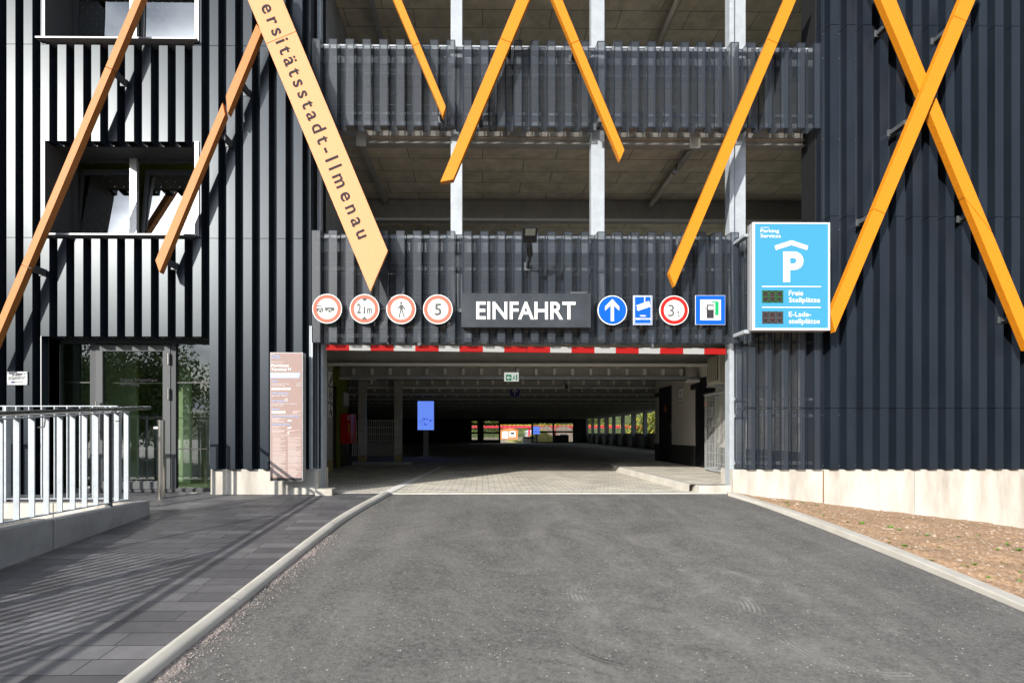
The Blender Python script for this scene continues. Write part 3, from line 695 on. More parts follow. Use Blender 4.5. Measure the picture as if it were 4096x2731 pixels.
pg = G().face([(a+.11, yd+.02, .17), (b-.12, yd+.02, .17), (b-.12, yd+.02, dz1-.17), (a+.11, yd+.02, dz1-.17)]); obj('pane', pg, M['doorglass'], door)
text('lettering', 'Zugang Treppenhaus\nmit Aufzug', dx(478), dx(478)+.62, Z(1545, yd, 520), Z(1512, yd, 520), yd+.012, M['letter_dark'], door, keep=True, thick=.002)
for a_, b_ in ((dx(241), dx(360)), (dx(703), DX1)):
    pg = G().face([(a_, yd+.03, dz0+.03), (b_, yd+.03, dz0+.03), (b_, yd+.03, dz1-.05), (a_, yd+.03, dz1-.05)]); obj('pane', pg, M['doorglass'], fr)
tb = G()
for v_ in (1529, 1795):
    z_ = Z(v_, yd, 450); tb.box(dx(241), dx(360), yd+.022, yd+.028, z_-.008, z_+.008).box(dx(703), DX1, yd+.022, yd+.028, z_-.008, z_+.008).box(dx(384)+.11, dx(683)-.12, yd+.1, yd+.11, z_-.008, z_+.008)
obj('glazing_bar', tb, M['black'], fr)
# concrete plinths
g = G().box(DX1+.0, X(1277, YV), YV-.06, 8.4, -.3, zBl-.004)
pl = obj('plinth', g, M['conc'], BLD, bevel=.008)
g = G().box(X(1252, 7.7), X(1338, 7.9), 7.78, 8.0, -.1, .085); obj('kerb_stone', g, M['conc'], BLD, bevel=.015)
# right block --------------------------------------------------
XR1 = 11.5; XP = X(3284, YF); zBr = Z(1877, YF, 3300)
K = [zBr, Z(1632, YF, 3600), Z(866, YF, 3600), Z(102, YF, 3600), zTop]
for a, b in zip(K, K[1:]): clad('cladding_sheet', XP, XR1, a+.004, b-.004)
g = G().box(XP+.01, XR1, YV+.012, 8.3, -.3, zTop); obj('wall', g, M['clad_dark'], BLD)
g = G(); random.seed(3)
for k in range(31, 52):
    xa = XR0+k*PW-.04
    for v_ in (140, 238, 560, 840, 920, 1605, 1660, 1862):
        g.tube((xa+(.01 if v_ % 3 else -.05), YV-.003, Z(v_, YV, 3600)), (xa+(.01 if v_ % 3 else -.05), YV-.010, Z(v_, YV, 3600)), .006, 6)
obj('screws', g, M['alu'], BLD, kind='stuff')
xq = X(2934, 7.87)
for a, b in ((xq, X(3295, 7.87)-.012), (X(3295, 7.87)+.012, X(3660, 7.87)-.006), (X(3660, 7.87)+.006, 11.5)):
    obj('plinth', G().box(a, b, 7.87, 8.3, -1.2, zBr-.006), M['conc'], BLD, bevel=.006)
obj('joint_seal', G().box(X(3295, 7.87)-.012, X(3295, 7.87)+.012, 7.882, 8.1, -1.2, zBr-.02), mat('rusty joint filler', (.22, .13, .07), .9), BLD)
obj('joint_seal', G().box(X(3660, 7.87)-.006, X(3660, 7.87)+.006, 7.876, 8.1, -1.2, zBr-.02), M['conc_grey'], BLD)
# perforated parapets --------------------------------------------
zu0, zu1 = Z(507, YF, 2200), Z(163, YF, 2200); zl0, zl1 = Z(1371, YF, 2100), Z(925, YF, 2100)
XE = X(2956, YF)
perf('perforated_parapet', XR0-.02, XP-.005, zu0, zu1)
EX0, EX1 = X(1846, YF), X(2362, YF)
perf('perforated_parapet', XR0-.02, XE, zl0, zl1)
perf('perforated_screen', XE+.012, XP-.005, zBr, K[1]-.004); perf('perforated_screen', XE+.012, XP-.005, K[1]+.004, zl1-.03)
# narrow perforated strip beside the left corner
g = ribs(X(1237, YF), X(1252, YF), zBl, zl0+.25, perf=True, phase=X(1237, YF), rw=.05, pitch=.3); obj('perforated_strip', g, [M['perf'], M['galv']], BLD)
# rails behind the perforated sheets
def rails(x0, x1, vs, yy=8.0):
    for v0, v1 in vs:
        obj('rail', G().box(x0, x1, yy, yy+.05, Z(v1, yy, 2100), Z(v0, yy, 2100)), M['galv'], BLD)
rails(XR0, XP, ((184, 200), (232, 258), (452, 462), (488, 505))); rails(XR0, XE, ((944, 956), (972, 1010), (1070, 1082), (1335, 1350)))
rails(XE, XP, ((1360, 1372), (1590, 1600), (1655, 1668), (1845, 1858)))
for zt_ in (zu0, zl0):                     # welded wire guard behind each parapet
    g = G()
    for k in range(56): g.box(-2.3+k*.13, -2.294+k*.13, 8.30, 8.306, zt_+.05, zt_+1.42)
    for k in range(8): g.box(-2.4, 5.0, 8.308, 8.314, zt_+.08+.185*k, zt_+.088+.185*k)
    obj('wire_guard', g, M['wire'], BLD)
# columns
def col(u0, u1, y, z0, z1, depth=.16, m='galv'):
    return obj('column', G().box(X(u0, y), X(u1, y), y, y+depth, z0, z1), M[m], BLD, bevel=.004)
col(1803, 1849, 8.06, 2.42, zTop); col(2366, 2418, 8.06, 2.42, zTop); col(2938, 2983, 8.06, .38, zTop); col(3250, 3283, 8.06, .38, zTop)
col(2919, 2937, 7.99, .1, zTop); col(3230, 3248, 8.3, .38, zTop)
col(1268, 1284, 8.02, .35, zTop, .1); col(1275, 1291, 8.02, -.05, 2.4, .12); col(1290, 1300, 8.3, 0, 2.7, .1)
# slabs, soffits, beams
def beam(x0, x1, y, z0, z1, bumps=0, m='galv_dull'):
    
    g = G().box(x0, x1, y-.072, y-.066, z0-.004, z0+.045, 1).box(x0, x1, y+.004, y+.012, z0+.012, z1-.012).box(x0, x1, y-.07, y+.08, z0, z0+.012).box(x0, x1, y-.07, y+.08, z1-.012, z1)
    if bumps:
        x = x0+.35
        while x < x1: g.box(x-.035, x+.035, y-.055, y+.004, z1-.29, z1-.16, 1).tube((x, y-.06, z1-.29), (x, y+.003, z1-.29), .035, 8, 1); x += bumps
    return obj('beam', g, [M[m], M['galv_lip']], BLD)
for lv, zz in enumerate((2.72, 5.62, 8.52)):
    obj('ceiling', G().face([(XL1 if lv else -12, 8.2, zz), (11.4, 8.2, zz), (11.4, 50.3, zz), (XL1 if lv else -12, 50.3, zz)]), M['ceil'] if lv else M['ceil_shaded'], BLD)
    obj('floor_slab', G().box(XL1+.03 if lv else -12, 11.4, 8.36, 50.3, zz+.01, zz+.18), M['conc_grey'], BLD)
    g = G().box(XL1+.03, XP, 8.24, 8.25, zz-.10, zz+.16).box(XL1+.03, XP, 8.18, 8.33, zz-.11, zz-.098).box(XL1+.03, XP, 8.18, 8.33, zz+.16, zz+.172)
    obj('edge_beam', g, M['galv_dull'], BLD)
    nb = 15 if lv == 0 else 3
    for k in range(nb):
        beam(-3.6 if lv == 0 and k < 2 else (-12 if lv == 0 else -2.4), 11.3 if k > 2 or lv else 5.1+k*.0+(6 if k > 1 else 0), 10.4+2.65*k, zz-.44, zz-.004, .46 if k and lv == 0 else 0)
    for xb in (-1.92, 3.38):
        if lv: 
            g = G().box(xb-.05, xb+.05, 8.34, 10.33, zz-.13, zz-.118).box(xb-.004, xb+.004, 8.34, 10.33, zz-.118, zz-.004).box(xb-.08, xb+.08, 8.16, 8.179, zz-.17, zz+.05)
            obj('cross_beam', g, M['galv_dull'], BLD)
# level 1/2 side and back screens, added so that the decks read dark
obj('deck_dark_screen', G().box(XL1+.001, XL1+.02, 8.53, 50, 2.9, 8.5), M['conc_grey'], BLD)
obj('deck_dark_screen', G().box(-2.4, 11.4, 16, 16.1, 2.9, 8.5), M['clad_dark'], BLD)
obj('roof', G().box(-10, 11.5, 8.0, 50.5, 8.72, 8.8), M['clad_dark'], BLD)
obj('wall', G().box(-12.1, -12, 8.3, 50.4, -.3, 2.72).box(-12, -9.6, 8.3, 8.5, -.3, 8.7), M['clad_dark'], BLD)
# technical rooms, right
wx = 5.15
g = G()
for a, b, z0, z1 in ((8.3, 11.37, .62, 2.72), (12.49, 14.0, .62, 2.72), (15.08, 15.35, .62, 2.72), (11.37, 12.49, 2.24, 2.72), (14.0, 15.08, 2.24, 2.72)): g.box(wx, wx+.2, a, b, z0, z1)
g.box(wx+.2, 11.2, 15.25, 15.35, 0, 2.72)
tw = obj('room_wall', g, M['plaster'], BLD)
for a, b in ((8.3, 11.37), (12.49, 14.0), (15.08, 15.35)): obj('wall_base', G().box(wx-.012, wx+.2, a, b, .12, .62), M['plinth'], BLD)
for a, b in ((11.37, 12.49), (14.0, 15.08)):
    d = obj('steel_door', G().box(wx+.02, wx+.06, a, b, .12, 2.24), M['blackdoor'], BLD)
    obj('door_closer', G().box(wx-.07, wx+.02, b-.30, b+.08, 1.98, 2.10), M['black'], d)
    if a > 13: obj('handle', G().tube((wx-.05, a+.12, 1.12), (wx-.05, a+.25, 1.12), .012).box(wx, wx+.02, a+.09, a+.15, 1.0, 1.2), M['steel'], d)
    zc = 1.55; s = .13
    o = obj('warning_sign', G().face([(wx-.004, a+.60, zc), (wx-.004, a+.60-2*s*.9, zc), (wx-.004, a+.60-s*.9, zc+2*s*.8)]).face([(wx-.004, a+.60-2*s*.9, zc), (wx-.004, a+.60, zc), (wx-.008, a+.6-s*.9, zc+.001)]), M['orange'], d)
    obj('bolt_symbol', G().face([(wx-.007, a+.60-s*.75, zc+.05), (wx-.007, a+.60-s*.95, zc+.05), (wx-.007, a+.60-s*.85, zc+.15)]), M['black'], o)
# back wall of the hall with grilles and the exit opening
yb = 50.0
bx = lambda u: X(u, yb); bz = lambda v: Z(v, yb, 2060)
g = G()
for a, b, z0, z1 in ((-12, bx(1886), -.3, 2.72), (bx(1995), bx(2002), -.3, 2.72), (bx(1886), bx(1995), bz(1683), 2.72), (bx(1886), bx(1995), -.3, bz(1758)), (bx(1895)+.35, bx(1935), bz(1758), bz(1683)),
                     (bx(1886), bx(1995), bz(1734), bz(1727)), (bx(1886), bx(1995), bz(1700), bz(1694)), (bx(2002), bx(2126), bz(1696), 2.72), (bx(2126), bx(2132), -.3, 2.72), (bx(2132), bx(2292), bz(1692), 2.72),
                     (bx(2132), bx(2292), -.3, bz(1766)), (bx(2132), bx(2292), bz(1730), bz(1723)), (bx(2292), 10.1, -.3, 2.72), (bx(2212), bx(2217), bz(1766), bz(1692)), (bx(2218), bx(2275), bz(1766), bz(1740))):
    g.box(a, b, yb, yb+.2, z0, z1)
obj('back_wall', g, M['clad_dark'], BLD)
g = G()
x = bx(1886)
while x < bx(2292):
    if not bx(1995) < x < bx(2132): g.box(x, x+.03, yb+.21, yb+.24, bz(1766), bz(1683))
    x += .125
obj('grille', g, M['black'], BLD)
# right hand side of the hall: columns with guard wall, open above
for k in range(14):
    y = 16.6+2.55*k
    obj('column', G().box(10.0, 10.22, y, y+.22, 0, 2.72), M['galv'], BLD)
obj('guard_wall', G().box(10.26, 10.3, 15.4, 50, 0, .93), M['galv_dull'], BLD)
g = G()
for k in range(0, 13, 2):
    y = 16.8+2.55*k; g.tube((10.34, y, .95), (10.34, y+2.5, 2.7), .012, 6).tube((10.34, y, 2.7), (10.34, y+2.5, .95), .012, 6)
obj('bracing', g, M['black'], BLD)
g = G()
for k in range(1, 12, 3):
    y = 17.4+2.55*k; g.box(10.42, 10.52, y, y+.16, -.5, 3)
obj('timber_slat', g, M['wood_red'], BLD)
for k in (0, 2, 4):
    obj('meter_box', G().box(9.88, 10.0, 17.3+2.55*k, 17.7+2.55*k, 1.2, 1.85), M['black'], BLD)

# ================================================================== THINGS ON THE FACADE
YP = 7.52
def plank(poly, label, m, joints=(), yf=YP, th=.10, brackets=()):
    pw = [P(u, v, yf) for u, v in poly]
    a = Vector(((pw[0][0]+pw[1][0])/2, (pw[0][1]+pw[1][1])/2)); b = Vector(((pw[2][0]+pw[3][0])/2, (pw[2][1]+pw[3][1])/2))
    dr = (b-a).normalized(); nr = Vector((-dr.y, dr.x))
    t = thing('facade_beam', (a.x, yf, a.y), label, 'beam', 'diagonal timber look beams across the facade')
    # split the outline at the butt joints
    cuts = sorted([(Vector(P(u, v, yf))-a).dot(dr) for u, v in joints])
    def clip(pl, s, keep):
        out_ = []
        for i in range(len(pl)):
            p, q = pl[i], pl[(i+1) % len(pl)]; dp = ((p-a).dot(dr)-s)*keep; dq = ((q-a).dot(dr)-s)*keep
            if dp >= 0: out_.append(p)
            if dp*dq < 0: out_.append(p+(q-p)*(dp/(dp-dq)))
        return out_
    base = [Vector(p) for p in pw]
    if sum(base[i].x*base[(i+1) % 4].y-base[(i+1) % 4].x*base[i].y for i in range(4)) < 0: base = base[::-1]
    lims = [-1e3]+cuts+[1e3]; off = random.uniform(0, 5)
    for s0, s1 in zip(lims, lims[1:]):
        pl = clip(clip(base, s0+.0035, 1), s1-.0035, -1)
        if len(pl) < 3: continue
        g = G().prism([(p.x, p.y) for p in pl], yf, yf+th)
        for i, f in enumerate(g.f):
            g.uv[i] = [(off+(Vector((g.v[j][0], g.v[j][2]))-a).dot(nr)+g.v[j][1]*.7, (Vector((g.v[j][0], g.v[j][2]))-a).dot(dr)*1.0) for j in f]
            g.uv[i] = [(q[0], 0.3*off+q[1]) for q in g.uv[i]]
        o = obj('timber', g, m, t, bevel=.003)
    for (u, v) in brackets:
        x, z = P(u, v, yf+th)
        g = G().box(x-.02, x+.03, yf+th, YF+.02, z-.03, z+.03).box(x+.03, x+.036, yf+th-.02, YF+.04, z-.06, z+.05).box(x-.05, x+.05, YF-.012, YF-.004, z-.05, z+.05)
        obj('bracket', g, M['galv_dark'], t)
    return t, a, dr, nr, yf
WDm = M['wood']; WDr = M['wood_red']
plank([(585, -120), (616, -120), (-50, 1450), (-81, 1450)], 'long reddish timber beam crossing both windows at far left', WDr, [(440, 275), (95, 1062)], brackets=[(462, 300), (130, 1075)])
plank([(1026, 96), (1046, 128), (911, 455), (903, 385)], 'short reddish timber beam whose top touches the lettered plank', WDr, brackets=[(965, 340)])
plank([(890, 410), (900, 458), (638, 1090), (621, 1041)], 'reddish timber beam ending below the right corner of the lower window', WDr, brackets=[(893, 548), (670, 1050)])
ts, a, dr, nr, yf = plank([(940, -120), (1081, -120), (1551, 1003), (1481, 1166)], 'broad pale plank lettered versitätsstadt-Ilmenau hanging over the left parapet', M['wood_pale'], [(1123, 152)], yf=7.42, th=.05)
plank([(1523, -120), (1556, -120), (1783, 426), (1771, 465)], 'thin orange beam ending on the upper parapet right of the lettered plank', WDm, [(1650, 185)], brackets=[(1762, 450)])
plank([(2116, -120), (2168, -120), (1813, 718), (1761, 728)], 'orange beam leaning right, its foot in front of the left galvanised column', WDm, [(2023, 163)], brackets=[(2035, 190), (1920, 470)])
plank([(2163, -120), (2200, -120), (2498, 600), (2481, 640)], 'orange beam leaning left, its foot right of the middle column', WDm, [(2303, 168)], brackets=[(2296, 200), (2398, 480)])
plank([(3189, -120), (3236, -120), (2699, 1145), (2677, 1090)], 'long orange beam ending above the round 3 t sign', WDm, [(3088, 164)], brackets=[(3075, 200), (2735, 950)])
plank([(3893, -120), (3953, -120), (3341, 1328), (3322, 1253)], 'longest orange beam of the right cross, its foot at the blue parking sign', WDm, [(3841, 75), (3520, 846)], yf=7.42, brackets=[(3800, 110), (3620, 490), (3490, 860)])
plank([(3472, -120), (3537, -120), (3711, 313), (3684, 378)], 'upper left arm of the orange beam cross on the black wall', WDm, [], brackets=[(3545, 100)])
plank([(3745, 390), (4165, 1400), (4112, 1400), (3720, 453)], 'lower right arm of the orange beam cross, running out of the picture', WDm, [(3915, 860)], brackets=[(3882, 858), (4050, 1270)])
# lettering on the broad plank
def plank_text():
    s = 'Universitätsstadt-Ilmenau'
    def build(str_, sp):
        c = bpy.data.curves.new('lettering', 'FONT'); c.body = str_; c.size = 1; c.resolution_u = 4; c.space_character = sp; c.offset = .014; c.extrude = .5
        t = bpy.data.objects.new('tmp', c); sc.collection.objects.link(t); me = bpy.data.meshes.new_from_object(t.evaluated_get(bpy.context.evaluated_depsgraph_get())); bpy.data.objects.remove(t)
        return me, min(v.co.x for v in me.vertices), max(v.co.x for v in me.vertices)
    p0 = Vector(P(1016, -22, yf)); p1 = Vector(P(1444, 955, yf))      # outer ends of v..u measured along the plank
    cap = .205; k = cap/.73
    _, a1, b1 = build(s[3:], 1.0); _, a2, b2 = build(s[3:], 2.0)
    tgt = (p1-p0).dot(dr)/k; sp = 1+(tgt-(b1-a1))/((b2-a2)-(b1-a1))
    me, a0, b0 = build(s, sp)
    end = (p1-a).dot(dr)                     # distance of the last letter along the plank
    up = -nr if nr.x < 0 else nr             # glyph tops towards the upper right
    mid = (Vector(P(1462, 980, yf))-a).dot(up); 
    basel = (Vector(P(1428, 945, yf))-a).dot(up)
    o0 = org(ts)
    for v in me.vertices:
        d_ = a+dr*(end-(b0-v.co.x)*k)+up*(basel+v.co.y*k)
        v.co = Vector((d_.x-o0.x, yf-.002-v.co.z*.004-o0.y, d_.y-o0.z))
    me.materials.clear(); me.materials.append(M['letter_dark'])
    o = bpy.data.objects.new('lettering', me); link(o, ts, o0); me.polygons.foreach_set('use_smooth', [False]*len(me.polygons)); me.update()
plank_text()

# signs ------------------------------------------------------------
YS = 7.70
def plate_base(t, g0, side='alu'): pass
def round_sign(u, v, label, ringm, facem, pict):
    x, z = P(u, v, YS); r = 59.2/F*YS
    t = thing('traffic_sign', (x, YS, z-r), label, 'sign', 'signs in a row on the perforated parapet')
    obj('plate', G().disc(x, z, r, YS, YS+.012, 64), M['white'], t, bevel=.002)
    if ringm: obj('ring', G().ring(x, z, r*.70, r*.94, YS-.0022, 64), ringm, t)
    if facem: obj('face', G().disc(x, z, r*.94, YS-.003, YS-.0005, 64), facem, t)
    obj('bracket', G().box(x-.16, x+.16, YS+.03, YS+.05, z+.06, z+.09).box(x-.16, x+.16, YS+.03, YS+.05, z-.09, z-.06).box(x-.02, x+.02, YS+.012, YF, z-.09, z+.09), M['galv'], t)
    pict(t, x, z, r, YS-.005)
    return t
S_ = M['sign_grey']
def pg_(t, name, polys, x, z, r, y, m, discs=()):
    g = G()
    for pl in polys: g.prism([(x+a*r, z+b*r) for a, b in pl], y-.0015, y+.0015)
    for a, b, q in discs: g.disc(x+a*r, z+b*r, q*r, y-.0015, y+.0015, 24)
    return obj(name, g, m, t)
def trailer(t, x, z, r, y):
    pg_(t, 'pictogram', [[(-.71, -.19), (-.27, -.19), (-.27, -.0), (-.30, .05), (-.40, .19), (-.43, .22), (-.69, .22), (-.69, .17), (-.45, .17), (-.33, .03), (-.71, .03)],
                         [(-.63, .03), (-.605, .03), (-.605, .18), (-.63, .18)], [(-.14, -.12), (.49, -.12), (.49, .08), (-.14, .08)], [(-.24, -.19), (.49, -.19), (.49, -.165), (-.24, -.165)]], x, z, r, y, S_)
    pg_(t, 'wheel_arch', [], x, z, r, y-.003, M['white'], [(-.45, -.17, .125), (.17, -.17, .125)])
    pg_(t, 'wheel', [], x, z, r, y-.006, S_, [(-.45, -.17, .09), (.17, -.17, .09)])
def height(t, x, z, r, y):
    pg_(t, 'pictogram', [[(-.2, .71), (0, .5), (.2, .71), (.1, .73), (-.1, .73)], [(.2, -.71), (0, -.5), (-.2, -.71), (-.1, -.73), (.1, -.73)]], x, z, r, y, S_)
    text('lettering', '2', x-.50*r, x-.24*r, z-.30*r, z+.36*r, y, S_, t, bold=.015); text('lettering', ',', x-.15*r, x-.10*r, z-.34*r, z-.23*r, y, S_, t)
    text('lettering', '1', x-.06*r, x+.05*r, z-.30*r, z+.15*r, y, S_, t, bold=.015); text('lettering', 'm', x+.17*r, x+.50*r, z-.30*r, z+.04*r, y, S_, t, bold=.015)
def walker(t, x, z, r, y):
    pg_(t, 'pictogram', [[(-.07, .30), (.09, .30), (.25, .10), (.25, -.06), (.20, -.06), (.16, .09), (.11, .16), (.11, -.05), (-.08, -.05), (-.08, .15), (-.16, .06), (-.33, .02), (-.31, -.0), (-.12, .19)],
                         [(-.07, -.08), (.0, -.08), (-.12, -.57), (-.18, -.57)], [(.02, -.08), (.10, -.08), (.25, -.55), (.19, -.57)]], x, z, r, y, S_, [(.0, .42, .08)])
def five(t, x, z, r, y): text('lettering', '5', x-.23*r, x+.24*r, z-.41*r, z+.38*r, y, S_, t, bold=.02)
def three(t, x, z, r, y): text('lettering', '3', x-.42*r, x-.0*r, z-.42*r, z+.38*r, y, S_, t, bold=.005); text('lettering', 't', x+.18*r, x+.38*r, z-.42*r, z-.02*r, y, S_, t, bold=.01)
def arrow(t, x, z, r, y): pg_(t, 'arrow', [[(-.11, -.74), (.10, -.74), (.10, .32), (.46, -.03), (.46, .24), (0, .75), (-.5, .24), (-.5, -.03), (-.11, .32)]], x, z, r, y, M['white'])
round_sign(1308.3, 1234.6, 'round red and white sign with a van and trailer, above the left entrance post', M['red_faded'], None, trailer)
round_sign(1458, 1235.5, 'round red and white height limit sign reading 2,1m below the lettered plank', M['red_faded'], None, height)
round_sign(1604.5, 1236.5, 'round red and white sign with a walking figure', M['red_faded'], None, walker)
round_sign(1751.5, 1237, 'round red and white sign reading 5 beside the EINFAHRT board', M['red_faded'], None, five)
round_sign(2449.4, 1240.7, 'round blue sign with a white upward arrow', None, M['blue'], arrow)
round_sign(2696.4, 1241, 'round bright red and white sign reading 3 t', M['red'], None, three)
def rect_sign(name, u0, u1, v0, v1, y, th, label, m, cat='sign', group=None):
    x0, z1 = P(u0, v0, y); x1, z0 = P(u1, v1, y)
    t = thing(name, ((x0+x1)/2, y, z0), label, cat, group)
    obj('plate', G().box(x0, x1, y, y+th, z0, z1), m, t, bevel=.002)
    return t, x0, x1, z0, z1
GRP = 'signs in a row on the perforated parapet'
t, x0, x1, z0, z1 = rect_sign('surveillance_sign', 2532.7, 2609.3, 1181.6, 1299.4, YS, .01, 'blue upright sign with white camera and VIDEO-ÜBERWACHUNG', M['white'], 'sign', GRP)
w_, h_ = x1-x0, z1-z0
q = lambda a, b: (x0+a*w_, z0+b*h_)
obj('face', G().box(x0+.008, x1-.008, YS-.002, YS-.0005, z0+.008, z1-.008), M['blue'], t)
fb = G()
for a, b, c, d in ((.06, .085, .04, .96), (.915, .94, .04, .96)): fb.box(x0+a*w_, x0+b*w_, YS-.004, YS-.003, z0+c*h_, z0+d*h_)
for c, d in ((.04, .053), (.947, .96)): fb.box(x0+.085*w_, x0+.915*w_, YS-.004, YS-.003, z0+c*h_, z0+d*h_)
obj('border', fb, M['white'], t)
obj('pictogram', G().prism([q(.12, .65), q(.82, .81), q(.91, .62), q(.34, .50), q(.28, .47), q(.18, .53), q(.22, .62)], YS-.005, YS-.003).prism([q(.57, .78), q(.62, .78), q(.62, .96), q(.57, .96)], YS-.0045, YS-.003), M['white'], t)
text('lettering', 'VIDEO-', x0+.34*w_, x0+.68*w_, z0+.275*h_, z0+.335*h_, YS-.004, M['white'], t, bold=.02); text('lettering', 'ÜBERWACHUNG', x0+.11*w_, x0+.91*w_, z0+.17*h_, z0+.25*h_, YS-.004, M['white'], t, bold=.02)
t, x0, x1, z0, z1 = rect_sign('charging_sign', 2781.5, 2901, 1180.8, 1299, YS, .01, 'square blue sign with black and green fuel pumps', M['white'], 'sign', GRP)
w_, h_ = x1-x0, z1-z0
obj('face', G().box(x0+.01*w_, x1-.01*w_, YS-.002, YS-.0005, z0+.01*h_, z1-.01*h_), M['blue'], t)
obj('inner_field', G().box(x0+.16*w_, x0+.85*w_, YS-.004, YS-.003, z0+.155*h_, z0+.85*h_), M['white'], t)
obj('green_pump', G().prism([q(.655, .32), q(.775, .32), q(.775, .77), q(.75, .79), q(.57, .79), q(.50, .72), q(.58, .745), q(.655, .745)], YS-.006, YS-.005).prism([q(.655, .60), q(.70, .60), q(.70, .75), q(.655, .75)], YS-.0065, YS-.006), M['green'], t)
obj('black_pump', G().prism([q(.37, .22), q(.61, .22), q(.61, .68), q(.37, .68)], YS-.0075, YS-.0065), M['letter_dark'], t)
obj('pump_window', G().prism([q(.415, .51), q(.59, .51), q(.59, .63), q(.415, .63)], YS-.009, YS-.008), M['white'], t)
hp = [q(.35, .60), q(.30, .52), q(.215, .33), q(.22, .25), q(.27, .22), q(.33, .27), q(.34, .42), q(.345, .58)]
obj('hose', G().path([(p[0], YS-.007, p[1]) for p in hp], .003, 6), M['letter_dark'], t)
# EINFAHRT
yE = 7.66
t, x0, x1, z0, z1 = rect_sign('entrance_board', 1845.5, 2363.5, 1172, 1309.5, yE, .10, 'long anthracite board reading EINFAHRT in white capitals', M['sign_dark'])
text('lettering', 'EINFAHRT', X(1905, yE), X(2302, yE), Z(1277.5, yE, 2100), Z(1206.5, yE, 2100), yE-.003, M['white'], t, bold=.018)
obj('bracket', G().box(x0+.05, x0+.12, yE+.1, YF, z1-.04, z1-.01), M['galv_dark'], t); obj('bracket', G().box(x1-.3, x1-.06, yE+.02, YF, z1+.002, z1+.03), M['galv_dark'], t); obj('bracket', G().box(x0-.03, x0-.002, yE+.02, YF, z1-.28, z1-.22), M['galv_dark'], t)
# height bar
yB = 7.93
zb_ = [Z(1379, yB, 1305), Z(1400, yB, 1305), Z(1393, yB, 2904), Z(1417, yB, 2904)]
t = thing('height_limit_bar', (.3, yB, zb_[1]), 'long red and white striped height bar hanging under the entrance parapet', 'barrier bar')
MWH = mat('reflective grey white', (.33, .335, .33), .75)
MRD = mat('reflective bar red', (.32, .006, .006), .75, spec=.2)  # darker than the sign red: the parapet's shade is in the colour
bnd = [1305, 1397, 1482, 1575, 1661, 1755, 1838, 1932, 2017, 2201, 2286, 2378, 2463, 2555, 2640, 2733, 2817, 2904]
def bz_(u, k): f = (u-1305)/(2904-1305); return zb_[k]+(zb_[k+2]-zb_[k])*f
for i, (u0, u1) in enumerate(zip(bnd, bnd[1:])):
    xa, xb = X(u0, yB), X(u1, yB); gg = G(); nm, mm_ = ('white_stripe', MWH) if i % 2 else ('red_stripe', MRD)
    if i == 8:
        xm = X(2106, yB)
        for a, b, ua, ub in ((xa, xm-.004, u0, 2106), (xm+.004, xb, 2106, u1)): obj(nm, G().prism([(a, bz_(ua, 1)), (b, bz_(ub, 1)), (b, bz_(ub, 0)), (a, bz_(ua, 0))], yB, yB+.04), mm_, t)
        continue
    obj(nm, gg.prism([(xa, bz_(u0, 1)), (xb, bz_(u1, 1)), (xb, bz_(u1, 0)), (xa, bz_(u0, 0))], yB, yB+.04), mm_, t)
obj('hanger', G().box(-1.0, -.96, yB+.01, yB+.03, zb_[0]-.02, 2.5).box(2.6, 2.64, yB+.01, yB+.03, zb_[0]-.03, 2.5), M['galv'], t)
# blue parking sign box
yk = 7.35
x0, z1 = P(3010.8, 889, yk); x1, z0 = P(3320, 1321, yk)
t = thing('parking_sign_box', ((x0+x1)/2, yk, z0), 'big light blue illuminated box with white P, roof symbol and space counters', 'sign')
obj('casing', G().box(x0, x1, yk+.02, yk+.15, z0, z1).box(x0-.012, x0, yk+.06, yk+.10, z0+.01, z1-.01), M['alu'], t)
fx0, fz1 = P(3019.6, 895, yk); fx1, fz0 = P(3313, 1312.5, yk)
obj('frame', G().box(x0, fx0, yk, yk+.02, z0, z1).box(fx1, x1, yk, yk+.02, z0, z1).box(fx0, fx1, yk, yk+.02, z0, fz0).box(fx0, fx1, yk, yk+.02, fz1, z1), M['alu_white'], t)
pn = obj('panel', G().box(fx0, fx1, yk+.004, yk+.019, fz0, fz1), M['sky_blue'], t)
def c3(px, py): return P(2980+px/3.409, 880+py/3.409, yk)
def T3(s, a, b, c, d, bold=.02, m='white', par=None):
    p, q_ = c3(a, b), c3(c, d); return text('lettering', s, p[0], q_[0], q_[1], p[1], yk+.001, M[m], par or t, bold=bold)
T3('GOLDBECK', 215, 96, 332, 110, .0); T3('Parking', 214, 124, 465, 186, .004); T3('Services', 214, 190, 486, 242, .004)
T3('P', 522, 430, 797, 845, .035)
obj('roof_symbol', G().prism([c3(*p) for p in ((405, 352), (423, 410), (634, 342), (845, 411), (862, 353), (634, 277))][::1], yk-.001, yk+.002), M['white'], t)
g = G()
for y_ in (908, 1190): a_, b_ = c3(233, y_+5), c3(1035, y_-5); g.box(a_[0], b_[0], yk-.001, yk+.003, a_[1], b_[1])
obj('divider', g, M['white'], t)
T3('Freie', 600, 960, 792, 1030, .004); T3('Stellplätze', 600, 1056, 1024, 1142, .004); T3('E-Lade-', 600, 1250, 902, 1318, .004); T3('stellplätze', 600, 1345, 1020, 1432, .004)
DIG = {'g': 1, 'r': 2}
